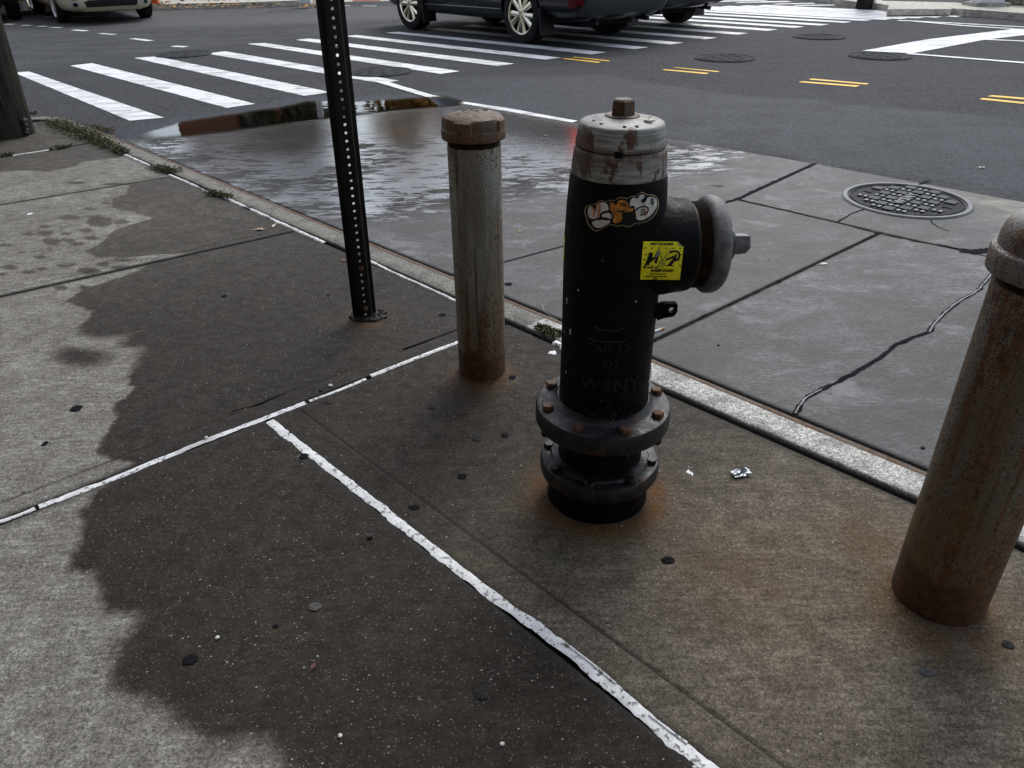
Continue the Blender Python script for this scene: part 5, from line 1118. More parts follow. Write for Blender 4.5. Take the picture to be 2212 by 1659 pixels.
for pts in ([(1410, 1095), (1430, 1170), (1450, 1260)], [(1590, 1055), (1540, 1140), (1470, 1250)], [(1395, 1290), (1420, 1310), (1440, 1280), (1420, 1255), (1400, 1270), (1395, 1290)], [(1450, 1370), (1440, 1320), (1470, 1330), (1490, 1290), (1465, 1270), (1450, 1300)]):
    wrap(*stroke(pts, 22), Z5, 0.0016, 'scissor_mark', M_STK, bst); wrap(*stroke(pts, 12), Z5, 0.002, 'scissor_mark', M_YL, bst)
# scraps of older stickers on the sides of the barrel
s3 = tag(empty('sticker_scrap', HB), 'torn yellow sticker scrap on the left edge of the hydrant barrel', 'sticker'); s3.rotation_euler = hyd.rotation_euler
vs = []; 
def cyl_patch(name, th0, th1, pya, pyb, mat, parent, off=0.0009, n_=8):
    vs = []; za, zb2 = zof(pya), zof(pyb)
    for j in range(7):
        for i in range(n_ + 1):
            z = za + (zb2 - za) * j / 6; th = th0 + (th1 - th0) * i / n_ + 0.05 * noise.noise((j * 1.3, i * .7, 1)); r_ = rbody(z) + off; vs.append((r_ * math.cos(th), r_ * math.sin(th), z))
    fs = [(j * (n_ + 1) + i, (j + 1) * (n_ + 1) + i, (j + 1) * (n_ + 1) + i + 1, j * (n_ + 1) + i + 1) for j in range(6) for i in range(n_)]
    me_ = mesh(name, vs, fs, mat, parent); bm = bmesh.new(); bm.from_mesh(me_.data); bmesh.ops.recalc_face_normals(bm, faces=bm.faces); bm.to_mesh(me_.data); bm.free(); return me_
cyl_patch('paper', view - R(95), view - R(76), 507, 562, M_STY, s3)
s4 = tag(empty('sticker_scrap', HB), 'curling white sticker scrap low on the right edge of the hydrant barrel', 'sticker'); s4.rotation_euler = hyd.rotation_euler
cyl_patch('paper', view + R(74), view + R(92), 782, 808, M_STW, s4); cyl_patch('print', view + R(77), view + R(86), 786, 803, M_STK, s4, 0.0014)

for k_, (dth, ya, yb, wd_) in enumerate(((-52, 687, 699, 1.6), (-62, 628, 640, 1.2), (-40, 596, 600, .7), (-66, 702, 706, .8), (30, 610, 613, .8), (-58, 780, 786, .7))):
    sc_o = cyl_patch('paint_scratch', view + R(dth), view + R(dth + wd_), ya, yb, M_TRIM, hyd, 0.0006, 2)
# ================================================================ BOLLARDS
def bollard(px, py, hw_base, ytop, label, mats, dome, cap_scale=1.0, lean=(0, 0)):
    B = G(px, py); r = hw_base * depth(B) / F; zo, ro = axis_tools(B)
    Hh = zo(ytop) if ytop < 5000 else ytop - 5000
    o = empty('bollard', B); tag(o, label, 'bollard', 'rusty pipe bollards guarding the hydrant'); o.rotation_euler = (lean[0], lean[1], 0)
    mb = MB(); n = 64; pr = [(r, -0.05)] + [(r, z) for z in np.linspace(0, Hh - 0.001, 14)] + [(r - 0.002, Hh)]
    mb.lathe(pr, n); mb.build('pipe', mats[0], o, True, 40)
    th = []; k = 0; z = Hh - 0.002
    while z < Hh + 0.022: th += [(r - 0.005, z), (r - 0.0015, z + 0.0016)]; z += 0.0034
    mb = MB(); mb.lathe([(r - 0.006, Hh - 0.004)] + th + [(r - 0.01, Hh + 0.04)], n); mb.build('pipe_thread', M_THREAD, o, True, 30)
    c0 = Hh + 0.016; k = r * 1.19; k2 = r * 1.10
    mb = MB()
    if dome: pr = [(r * 0.98, c0), (k * 0.99, c0 + .002), (k, c0 + .008), (k, c0 + .034), (k * .98, c0 + .039), (k2, c0 + .043), (k2, c0 + .060), (k2 * .965, c0 + .074), (k2 * .88, c0 + .087), (k2 * .72, c0 + .096), (k2 * .5, c0 + .101), (k2 * .25, c0 + .1035), (0.004, c0 + .104)]
    else: pr = [(r * 0.98, c0), (k * 0.985, c0 + .002), (k, c0 + .006), (k, c0 + .022), (k * .985, c0 + .026), (k2 * 1.0, c0 + .028), (k2, c0 + .046), (k2 * .985, c0 + .052), (k2 * .95, c0 + .057), (k2 * .8, c0 + .062), (k2 * .5, c0 + .066), (0.004, c0 + .068)]
    nn = 96; vs = []; fs = []
    for rr_, z in pr:
        for q in range(nn):
            a = 2 * math.pi * q / nn; dn = noise.noise((math.cos(a) * 2.5, math.sin(a) * 2.5, z * 40)) * 0.0016
            rib = 0.0
            if not dome and abs(rr_ - k2) < k2 * .04 and c0 + .027 < z < c0 + .055 and ((a + 0.65) % (math.pi / 2)) < 0.62: rib = (k - k2) * 0.72
            vs.append(((rr_ + dn + rib) * math.cos(a), (rr_ + dn + rib) * math.sin(a), z + dn * .6))
    for j in range(len(pr) - 1):
        for q in range(nn): fs.append((j * nn + q, j * nn + (q + 1) % nn, (j + 1) * nn + (q + 1) % nn, (j + 1) * nn + q))
    fs.append(tuple(range(nn))[::-1]); fs.append(tuple((len(pr) - 1) * nn + q for q in range(nn))); mb.add(vs, fs); mb.build('pipe_cap', mats[1], o, True, 32)
    if not dome:
        vs, fs = text_mesh('SVI', 0.028, 0.002, 0.0012, spacing=1.2); mb = MB(); mb.add([(v.x, v.y + 0.012, v.z + c0 + 0.0675) for v in vs], fs) if False else None
        mb = MB(); rq = random.Random(2)
        for i in range(16): mb.box((rq.uniform(-.03, .034), rq.uniform(-.004, .034), c0 + 0.0655), (0.007, 0.003, 0.006), Matrix.Rotation(rq.uniform(-.5, .5), 3, 'Z'))
        mb.build('cap_casting_mark', mats[1], o)
    return o, r, Hh
b1, R1, H1 = bollard(1042, 797, 50.0, 311, 'grey paint bollard with flat rusty cap beside the sign post', (M_BOLL, M_CAP), False)
b2, R2, H2 = bollard(2026, 1283, 92.0, 5000 + H1 * 0.985, 'leaning rust brown bollard with domed grey cap at the right edge', (M_BOLL2, M_CAP2), True)
# ================================================================ SIGN POST
def sign_post():
    B = G(791, 686); o = empty('sign_post', B); tag(o, 'dark perforated steel sign post standing in the sidewalk near the kerb', 'sign post')
    W = 50 * depth(B) / F; p = 0.0254; hr = 0.0047; wc = W * 0.40; th = math.atan2(B.x, B.y)
    o.rotation_euler = (0, R(0.6), -th + R(9))
    n = 12; nz = 100; mb = MB()
    # web with punched holes
    for j in range(nz):
        z = j * p; base = []
        sq = []
        for k in range(n):
            a = 2 * math.pi * (k + .5) / n; c, s = math.cos(a), math.sin(a); m = max(abs(c), abs(s)); sq.append((c / m * wc / 2, s / m * p / 2))
        for yy in (0.0, 0.004):
            vs = [(x, yy, z + p / 2 + q) for x, q in sq] + [(hr * math.cos(2 * math.pi * (k + .5) / n), yy, z + p / 2 + hr * math.sin(2 * math.pi * (k + .5) / n)) for k in range(n)]
            fs = [(k, (k + 1) % n, n + (k + 1) % n, n + k) for k in range(n)]
            if yy: fs = [f[::-1] for f in fs]
            mb.add(vs, fs)
            base.append(len(mb.v) - 2 * n)
        for k in range(n):
            k2 = (k + 1) % n; mb.f.append((base[0] + n + k, base[0] + n + k2, base[1] + n + k2, base[1] + n + k)); mb.m.append(0)
    mb.build('web', M_POST, o)
    Ht = nz * p; x0 = wc / 2
    for s in (-1, 1):
        pr = [(s * x0, 0.0), (s * (x0 + 0.004), 0.001), (s * (x0 + 0.011), 0.022), (s * (x0 + 0.014), 0.0245), (s * W * 0.5, 0.0245), (s * W * 0.5, 0.0285), (s * (x0 + 0.010), 0.0285), (s * (x0 + 0.0), 0.004)]
        m_ = len(pr); vs = [(x, y, 0) for x, y in pr] + [(x, y, Ht) for x, y in pr]; fs = [(k, (k + 1) % m_, m_ + (k + 1) % m_, m_ + k) for k in range(m_)] + [tuple(range(m_))[::-1], tuple(range(m_, 2 * m_))]
        if s < 0: fs = [f[::-1] for f in fs]
        q = MB(); q.add(vs, fs); q.build('flange', M_POST, o)
    for z in (0.012 + 0.0254 * 1, 0.012 + 0.0254 * 7):
        q = MB(); q.lathe([(0.010, 0), (0.010, 0.007), (0.008, 0.009), (0.005, 0.009), (0.005, 0.017)], 6, frame((0.0, 0.0, z), (0, -1, 0))); q.build('bolt', M_BOLT, o, True, 25)
    return o, B
post, PB = sign_post()
rg = random.Random(21)
# asphalt plug round the foot of the post
mb = MB(); pl = []
for k in range(40):
    a = 2 * math.pi * k / 40; r_ = (0.066 + 0.02 * noise.noise((math.cos(a) * 2, math.sin(a) * 2, 3))); pl.append((PB.x + 0.008 + r_ * math.cos(a) * 1.0, PB.y + 0.012 + r_ * math.sin(a) * 0.72, 0.0035))
mb.add(pl, [tuple(range(40))])
for k in range(150):
    a = rg.uniform(0, 6.28); r_ = 0.072 * rg.random() ** .5; s = rg.uniform(.002, .005)
    mb.lathe([(s, 0), (s * .8, s * .9), (s * .3, s * 1.3)], 5, Matrix.Translation((PB.x + .008 + r_ * math.cos(a), PB.y + .012 + r_ * math.sin(a) * .72, 0.002)) @ Matrix.Rotation(rg.uniform(0, 3), 4, 'Z'))
stuff(mb.build('asphalt_plug', flat('black_gravel', (0.014, 0.014, 0.015), 0.55, grain=0.6, gsc=200), side))
# ================================================================ UTILITY POLE (near)
UP = G(14, 292); up = empty('utility_pole', UP); up.rotation_euler = (0, R(2.2), 0); tag(up, 'thick dark weathered wooden utility pole at the left edge of the sidewalk', 'utility pole')
ru = 53 * depth(UP) / F; mb = MB(); n = 40; vs = []; zz = np.linspace(-0.1, 9, 60)
for z in zz:
    for k in range(n):
        a = 2 * math.pi * k / n; r_ = ru * (1 - 0.025 * z) + 0.006 * noise.noise((math.cos(a) * 5, math.sin(a) * 5, z * .5)) + (0.03 * max(0, 0.5 - z)) * 0.3; vs.append((r_ * math.cos(a), r_ * math.sin(a), z))
fs = [(j * n + k, j * n + (k + 1) % n, (j + 1) * n + (k + 1) % n, (j + 1) * n + k) for j in range(len(zz) - 1) for k in range(n)]
mb.add(vs, fs); mb.build('pole_shaft', M_WOOD, up, True)
a = math.atan2(-UP.y, -UP.x) + 0.75
mb = MB()
for k in range(10): mb.lathe([(0.004, -.012), (0.014, 0), (0.01, .012)], 7, Matrix.Translation((ru * 1.05 * math.cos(a) + rg.uniform(-.02, .02), ru * 1.05 * math.sin(a) + rg.uniform(-.02, .01), 0.06 + rg.uniform(-.05, .06))) @ Matrix.Rotation(rg.uniform(0, 3), 4, 'X'))
mb.build('frayed_rope', flat('frayed_rope', (0.11, 0.105, 0.095), 0.9, grain=0.4), up, True)
# ================================================================ CARS
def carpaint(name, c, rough=0.25, metallic=0.0, coat=1.0):
    t = NT(name, rough, c, metallic); t.b.inputs['Coat Weight'].default_value = coat; t.b.inputs['Coat Roughness'].default_value = 0.06; return t.m
M_CDK = carpaint('dark_blue_grey_car_paint', (0.004, 0.0055, 0.008), 0.3, 0.0, 0.5); M_CTN = carpaint('tan_car_paint', (0.56, 0.50, 0.35), 0.35, 0.2); M_TRM = flat('black_car_plastic', (0.016, 0.0165, 0.018), 0.5); M_TYRE = flat('tyre_rubber', (0.013, 0.013, 0.0135), 0.75)
M_RIM = NT('alloy', 0.22, (0.74, 0.68, 0.54), 1.0).m; M_RIM2 = NT('silver_alloy', 0.3, (0.75, 0.76, 0.76), 0.8).m; M_WELL = flat('wheel_well', (0.006, 0.006, 0.006), 0.9); M_REFL = flat('red_reflector', (0.10, 0.006, 0.01), 0.25)
M_GREYT = flat('grey_bumper_plastic', (0.030, 0.033, 0.037), 0.42)
def emit(name, c, s):
    t = NT(name, 0.3, c); t.b.inputs['Emission Color'].default_value = (*c, 1); t.b.inputs['Emission Strength'].default_value = s; return t.m
M_TAIL = emit('lit_tail_lamp', (1.0, 0.03, 0.01), 2.5); M_AMB = emit('lit_turn_signal', (1.0, 0.36, 0.02), 12); M_LAMP = NT('lamp_lens', 0.08, (0.55, 0.55, 0.55), 0.3).m
def sect(s):
    x, zb, zm, zbl, zt, wb, wm, wbl, wt = s
    h = [(0, zb), (wb * .8, zb), (wb, zb + .05), (wm, zm - .08), (wm, zm + .1), (wbl, zbl), (wbl * .985, zbl + .03), (wt * 1.02, zt - .1), (wt * .9, zt - .02), (wt * .5, zt), (0, zt + .01)]
    return [(x, y, z) for y, z in h] + [(x, -y, z) for y, z in h[-2:0:-1]]
def loft_body(name, st, mat, parent, wheels, wr, wy):
    secs = [sect(s) for s in st]; n = len(secs[0]); vs = [v for s in secs for v in s]
    fs = [(j * n + k, (j + 1) * n + k, (j + 1) * n + (k + 1) % n, j * n + (k + 1) % n) for j in range(len(secs) - 1) for k in range(n)]; fs += [tuple(range(n)), tuple((len(secs) - 1) * n + k for k in range(n))[::-1]]
    o = mesh(name, vs, fs, [mat, M_WELL], parent, True); bm = bmesh.new(); bm.from_mesh(o.data); bmesh.ops.recalc_face_normals(bm, faces=bm.faces); bm.to_mesh(o.data); bm.free()
    md = o.modifiers.new('s', 'SUBSURF'); md.levels = 2; md.render_levels = 2
    cm = MB()
    for wx in wheels:
        for s in (-1, 1): cm.lathe([(wr, 0), (wr, 0.6)], 40, frame((wx, s * (wy - 0.20), wr - 0.05), (0, s, 0)))
    cut = cm.build('cut', M_WELL); cut.data.materials.clear()
    b = o.modifiers.new('b', 'BOOLEAN'); b.operation = 'DIFFERENCE'; b.object = cut; b.solver = 'EXACT'
    dg = bpy.context.evaluated_depsgraph_get(); me = bpy.data.meshes.new_from_object(o.evaluated_get(dg)); o.modifiers.clear(); o.data = me; bpy.data.objects.remove(cut)
    for p_ in me.polygons: p_.use_smooth = True
    sharp(o, 45)
    return o
def bvh_of(o): return BVHTree.FromPolygons([v.co.copy() for v in o.data.vertices], [list(p_.vertices) for p_ in o.data.polygons])
def conform(name, bv_, loop, axis, sgn, mat, parent, off=0.004, ml=0.08, thick=0.0):
    """panel laid on the body: loop in (x,z) for axis y, (y,z) for axis x, (x,y) for axis z"""
    v2, fs = fill2d([loop], ml); out_ = []
    for a_, b_ in v2:
        if axis == 'y': o_ = Vector((a_, sgn * 2.0, b_)); d_ = Vector((0, -sgn, 0))
        elif axis == 'x': o_ = Vector((sgn * 4.0, a_, b_)); d_ = Vector((-sgn, 0, 0))
        else: o_ = Vector((a_, b_, 3)); d_ = Vector((0, 0, -1))
        h, nr, _, _ = bv_.ray_cast(o_, d_)
        if h is None: h, nr, _, _ = bv_.find_nearest(o_ + d_ * (1.1 if axis == 'y' else 1.8)); nr = -d_
        if nr.dot(d_) > 0: nr = -nr
        out_.append(h + nr * off)
    f2 = []
    for f in fs:
        a_, b_, c_ = [out_[i] for i in f[:3]]; nn = (b_ - a_).cross(c_ - a_); dd_ = {'y': Vector((0, sgn, 0)), 'x': Vector((sgn, 0, 0)), 'z': Vector((0, 0, 1))}[axis]; f2.append(f if nn.dot(dd_) > 0 else f[::-1])
    return mesh(name, out_, f2, mat, parent, True)
def wheel_proto(parent, r, wdt, rr_, mat, double=True, seed=0):
    mb = MB(); h = wdt / 2
    mb.lathe([(rr_ * .98, -h * .8), (rr_ + .01, -h * .95), (r * .9, -h), (r * .975, -h * .88), (r, -h * .6), (r, h * .6), (r * .975, h * .88), (r * .9, h), (rr_ + .01, h * .95), (rr_ * .98, h * .8)], 48, frame((0, 0, 0), (0, 1, 0)), cap0=False, cap1=False)
    ty = mb.build('wheel', M_TYRE, parent, True, 40)
    mb = MB(); mb.lathe([(rr_ * .90, -h * .8), (rr_ * .93, h * .6), (rr_ * .95, h * .82), (rr_, h * .88), (rr_ * 1.015, h * .96), (rr_ * 1.02, h * .80)], 48, frame((0, 0, 0), (0, 1, 0)), cap0=False, cap1=False)
    for k in range(5):
        a0 = k * 2 * math.pi / 5 + 0.3
        for s in ((-1, 1) if double else (0,)):
            a1 = a0 + s * 0.10; a2 = a0 + s * 0.27; wd = 0.026 if double else 0.05
            p1 = Vector((math.sin(a1) * rr_ * .16, h * .78, math.cos(a1) * rr_ * .16)); p2 = Vector((math.sin(a2) * rr_ * .95, h * .70, math.cos(a2) * rr_ * .95))
            d_ = p2 - p1; t_ = Vector((d_.z, 0, -d_.x)).normalized(); q = Vector((0, -0.035, 0)); w1, w2 = t_ * wd * 1.1, t_ * wd * 1.5
            mid = Vector((0, 0.012, 0))
            mb.add([p1 - w1, p1 + mid, p1 + w1, p2 - w2, p2 + mid, p2 + w2, p1 - w1 + q, p1 + w1 + q, p2 - w2 + q, p2 + w2 + q], [(0, 3, 4, 1), (1, 4, 5, 2), (0, 6, 8, 3), (2, 5, 9, 7), (6, 7, 9, 8)])
    mb.lathe([(rr_ * .26, h * .5), (rr_ * .24, h * .80), (rr_ * .15, h * .86), (rr_ * .13, h * .82)], 20, frame((0, 0, 0), (0, 1, 0)))
    mb.build('rim', mat, ty, False)
    mb = MB(); mb.lathe([(rr_ * .92, -h * .2), (rr_ * .92, -h * .1)], 24, frame((0, 0, 0), (0, 1, 0))); mb.build('brake', M_WELL, ty); return ty
def put_wheels(root, proto, xs_, wy, r):
    first = True
    for x in xs_:
        for s in (1, -1):
            w_ = proto if first else dup_tree(proto, root); first = False
            w_.location = (x, s * wy, r); w_.rotation_euler = (0, 0.7 * x, 0 if s > 0 else math.pi)
def suv(label, mat):
    o = empty('suv', (0, 0, 0)); tag(o, label, 'car')
    st = [(-2.52, .46, .66, .92, 1.02, .66, .76, .74, .66), (-2.47, .36, .64, 1.0, 1.25, .80, .90, .87, .66), (-2.36, .31, .64, 1.04, 1.58, .86, .945, .90, .63), (-2.0, .28, .65, 1.06, 1.68, .89, .96, .925, .66), (-1.2, .26, .65, 1.05, 1.73, .90, .965, .93, .70), (-.2, .25, .65, 1.03, 1.74, .90, .962, .93, .71), (.5, .25, .65, 1.0, 1.68, .90, .962, .93, .70), (.85, .25, .65, .99, 1.45, .90, .96, .92, .70), (1.22, .26, .65, .98, 1.16, .89, .955, .91, .74), (1.7, .27, .64, .95, 1.08, .88, .95, .89, .72), (2.1, .28, .62, .90, 1.0, .85, .92, .85, .68), (2.3, .32, .60, .82, .90, .76, .82, .76, .6), (2.38, .42, .6, .72, .78, .6, .68, .62, .5)]
    b = loft_body('body', st, mat, o, (-1.395, 1.395), 0.425, 0.93); bv_ = bvh_of(b)
    for s in (1, -1):
        for lp_ in ([(.62, 1.08), (-.28, 1.1), (-.28, 1.56), (.25, 1.56)], [(-.36, 1.1), (-1.25, 1.12), (-1.25, 1.57), (-.36, 1.57)], [(-1.33, 1.13), (-2.1, 1.17), (-1.9, 1.5), (-1.33, 1.56)]): conform('side_window', bv_, lp_, 'y', s, M_GLASS, o, 0.006)
        conform('sill_cladding', bv_, [(-.95, .30), (.95, .30), (.95, .40), (-.95, .42)], 'y', s, M_GREYT, o, 0.012)
        conform('sill_highlight', bv_, [(-.95, .425), (.95, .405), (.95, .413), (-.95, .433)], 'y', s, M_RIM2, o, 0.014)  # silver strip painted in as the highlight along the sill
        for x in (.66, -.33, -1.0): conform('door_gap', bv_, [(x, .44), (x + .008, .44), (x + .008, 1.04), (x, 1.04)], 'y', s, M_WELL, o, 0.002)
        for x in (.30, -.68): conform('door_handle', bv_, [(x, .93), (x - .2, .93), (x - .2, .965), (x, .965)], 'y', s, mat, o, 0.03)
        conform('reflector', bv_, [(s * .78, .52), (s * .915, .52), (s * .90, .66), (s * .83, .66)] if s > 0 else [(-.78, .52), (-.915, .52), (-.90, .66), (-.83, .66)], 'x', -1, M_REFL, o, 0.012)
        conform('side_reflector', bv_, [(-2.30, .50), (-2.43, .50), (-2.45, .63), (-2.38, .64)], 'y', s, M_REFL, o, 0.012)
        conform('tail_light', bv_, [(s * .55, .98), (s * .86, .98), (s * .86, 1.12), (s * .55, 1.1)] if s > 0 else [(-.55, .98), (-.86, .98), (-.86, 1.12), (-.55, 1.1)], 'x', -1, M_TAIL, o, 0.012)
        conform('headlight', bv_, [(s * .45, .74), (s * .78, .76), (s * .78, .86), (s * .45, .84)] if s > 0 else [(-.45, .74), (-.78, .76), (-.78, .86), (-.45, .84)], 'x', 1, M_LAMP, o, 0.01)
        conform('turn_signal', bv_, [(2.02, .74), (2.2, .73), (2.2, .82), (2.02, .84)], 'y', s, M_AMB, o, 0.01)
        for x in (-1.395 - .44, 1.395 - .44):
            q = MB(); q.box((x, s * .85, .31), (.03, .24, .34), Matrix.Rotation(0.12, 3, 'Y')); q.build('mud_flap', M_TRM, o)
    conform('rear_window', bv_, [(-.62, 1.22), (.62, 1.22), (.56, 1.5), (-.56, 1.5)], 'x', -1, M_GLASS, o, 0.006); conform('windscreen', bv_, [(1.15, -.66), (1.15, .66), (.66, .6), (.66, -.6)], 'z', 1, M_GLASS, o, 0.006)
    conform('rear_bumper', bv_, [(-.84, .40), (.84, .40), (.84, .50), (.76, .64), (-.76, .64), (-.84, .50)], 'x', -1, M_GREYT, o, 0.02, 0.06)
    conform('front_grille', bv_, [(-.42, .5), (.42, .5), (.45, .7), (-.45, .7)], 'x', 1, M_TRM, o, 0.01)
    q = MB(); q.box((0, 0, .30), (4.0, 1.3, .1)); q.tube([(-1.4, -.7, .36), (-1.4, .7, .36)], .05, 8); q.box((-1.9, 0.0, .30), (.5, 1.0, .14)); q.build('underbody', M_WELL, o)
    q = MB(); q.tube([(-2.2, -.5, .31), (-2.45, -.5, .30)], .03, 10); q.tube([(-2.2, .5, .31), (-2.45, .5, .30)], .03, 10); q.build('exhaust_pipe', M_TRM, o)
    put_wheels(o, wheel_proto(o, .378, .25, .255, M_RIM), (-1.395, 1.395), .82, .378); return o
def hatchback(label):
    o = empty('hatchback', (0, 0, 0)); tag(o, label, 'car')
    st = [(-2.15, .40, .62, .9, 1.05, .60, .70, .68, .6), (-2.08, .28, .6, .95, 1.2, .74, .82, .78, .6), (-1.6, .22, .58, .95, 1.36, .80, .865, .82, .62), (-.6, .18, .55, .93, 1.47, .82, .872, .84, .63), (.1, .17, .55, .92, 1.48, .82, .872, .84, .63), (.7, .17, .55, .9, 1.30, .82, .87, .83, .63), (1.25, .18, .54, .87, 1.0, .81, .868, .82, .64), (1.75, .18, .52, .80, .88, .79, .855, .79, .6), (2.02, .19, .48, .7, .78, .74, .80, .72, .54), (2.22, .20, .44, .6, .66, .6, .66, .6, .42), (2.28, .27, .40, .5, .54, .48, .54, .48, .36)]
    b = loft_body('body', st, M_CTN, o, (-1.35, 1.35), 0.35, 0.85); bv_ = bvh_of(b)
    for s in (1, -1):
        for lp_ in ([(.85, .98), (-.15, 1.0), (-.15, 1.32), (.35, 1.32)], [(-.22, 1.0), (-1.1, 1.02), (-1.0, 1.3), (-.22, 1.33)]): conform('side_window', bv_, lp_, 'y', s, M_GLASS, o, 0.006)
        for x in (.78, -.2): conform('door_gap', bv_, [(x, .3), (x + .008, .3), (x + .008, .95), (x, .95)], 'y', s, M_WELL, o, 0.002)
        conform('sill_skirt', bv_, [(-1.0, .20), (1.0, .20), (1.0, .275), (-1.0, .285)], 'y', s, M_CTN, o, 0.014)
        f = conform('fog_light', bv_, [(s * .52, .30), (s * .66, .30), (s * .68, .47), (s * .56, .47)] if s > 0 else [(-.52, .30), (-.66, .30), (-.68, .47), (-.56, .47)], 'x', 1, M_LAMP, o, 0.006, 0.04)
        conform('fog_lens', bv_, [(s * (.60 + .04 * math.cos(t_ * .7)), .335 + .034 * math.sin(t_ * .7)) for t_ in range(9)], 'x', 1, M_TRM, f, 0.010, 0.04)
        conform('indicator', bv_, [(s * .575, .395), (s * .65, .395), (s * .655, .45), (s * .58, .45)], 'x', 1, flat('amber_lens', (0.45, 0.22, 0.12), 0.2), f, 0.010, 0.04)
        conform('headlight', bv_, [(s * .45, .62), (s * .70, .64), (s * .70, .74), (s * .5, .72)] if s > 0 else [(-.45, .62), (-.70, .64), (-.70, .74), (-.5, .72)], 'x', 1, M_LAMP, o, 0.008)
        conform('tail_light', bv_, [(s * .5, .85), (s * .70, .85), (s * .68, 1.0), (s * .52, 1.0)] if s > 0 else [(-.5, .85), (-.70, .85), (-.68, 1.0), (-.52, 1.0)], 'x', -1, M_REFL, o, 0.008)
    conform('lower_grille', bv_, [(-.43, .285), (.43, .285), (.46, .37), (.38, .40), (-.38, .40), (-.46, .37)], 'x', 1, M_TRM, o, 0.008, 0.05)
    conform('upper_grille', bv_, [(-.2, .50), (.2, .50), (.24, .56), (-.24, .56)], 'x', 1, M_TRM, o, 0.008, 0.05)
    conform('chin_lip', bv_, [(-.5, .235), (.5, .235), (.5, .262), (-.5, .262)], 'x', 1, M_CTN, o, 0.03, 0.05)
    conform('number_plate', bv_, [(-.15, .405), (.15, .405), (.15, .49), (-.15, .49)], 'x', 1, M_TRIM, o, 0.014, 0.05)
    conform('windscreen', bv_, [(1.15, -.6), (1.15, .6), (.45, .56), (.45, -.56)], 'z', 1, M_GLASS, o, 0.006); conform('rear_window', bv_, [(-1.2, -.52), (-1.2, .52), (-1.95, .5), (-1.95, -.5)], 'z', 1, M_GLASS, o, 0.006)
    q = MB(); q.box((0, 0, .22), (3.6, 1.2, .08)); q.build('underbody', M_WELL, o)
    put_wheels(o, wheel_proto(o, .32, .21, .215, M_RIM2, False), (-1.35, 1.35), .745, .32); return o
def place_car(o, wheel_xy, wp, heading):
    """put the wheel at local (x,y) = wheel_xy over world point wp, nose pointing along heading"""
    c, s = math.cos(heading), math.sin(heading); x, y = wheel_xy
    o.location = (wp.x - (c * x - s * y), wp.y - (s * x + c * y), ROAD); o.rotation_euler = (0, 0, heading)
def best_heading(wp, wxy, targets, lo, hi):
    best = None
    for k in range(400):
        h = lo + (hi - lo) * k / 399; c, s = math.cos(h), math.sin(h); e = 0
        for (x, y), px in targets:
            dx, dy = x - wxy[0], y - wxy[1]; e += (proj((wp.x + c * dx - s * dy, wp.y + s * dx + c * dy, ROAD))[0] - px) ** 2
        if best is None or e < best[0]: best = (e, h)
    return best[1]
s1 = suv('dark blue grey suv with gold tinted alloy wheels turning across the crosswalk', M_CDK)
wp = G(1138, 93.5, ROAD); hd = best_heading(wp, (-1.395, .82), [((1.395, .82), 917), ((-1.395, -.82), 1280)], R(95), R(170)); place_car(s1, (-1.395, .82), wp, hd)
s2 = dup_tree(s1); s2['label'] = 'second dark suv mostly hidden behind the first, further over the crosswalk'
place_car(s2, (-1.395, -.82), G(1462, 49, ROAD), hd - R(8))
hb = hatchback('tan hatchback car facing the crossing at the top left'); wp = G(137, 48.5, ROAD)
hd2 = best_heading(wp, (1.35, -.745), [((-1.35, -.745), 92), ((1.35, .745), 266)], R(-89), R(-5)); place_car(hb, (1.35, -.745), wp, hd2)
s3_ = dup_tree(s1); s3_['label'] = 'dark car cut off by the left edge beyond the tan hatchback'; place_car(s3_, (1.395, .82), G(34, 42, ROAD), hd2 - R(6))
print('CARS', math.degrees(hd), math.degrees(hd2), s1.location, hb.location)
# ================================================================ SMALL THINGS ON THE GROUND
def zground(px, py):
    p = G(px, py); d = (p - K[0]).dot(left)
    return 0.001 if d > -0.15 else PAD
def blob(name, px, py, rx, ry, hgt, mat, label, cat, group=None, z=None, seed=0, wob=0.22):
    z = zground(px, py) if z is None else z; c = G(px, py, z); ex = (G(px + rx, py, z) - c).length; ey = (G(px, py - ry, z) - c).length
    n = 20; vs = []; 
    for k, (f, hz) in enumerate(((1.0, 0.0), (0.9, hgt * .7), (0.55, hgt), )):
        for i in range(n):
            a = 2 * math.pi * i / n; q = f * (1 + wob * noise.noise((math.cos(a) * 1.7, math.sin(a) * 1.7, seed * 3.7)) + wob * .5 * noise.noise((math.cos(a) * 4, math.sin(a) * 4, seed * 1.3))); vs.append((ex * q * math.cos(a), ey * q * math.sin(a), hz))
    fs = [(j * n + i, j * n + (i + 1) % n, (j + 1) * n + (i + 1) % n, (j + 1) * n + i) for j in range(2) for i in range(n)] + [tuple(2 * n + i for i in range(n))]
    o = mesh(name, vs, fs, mat, None, True); o.location = c; tag(o, label, cat, group); return o
GG = 'old gum spots trodden into the paving'
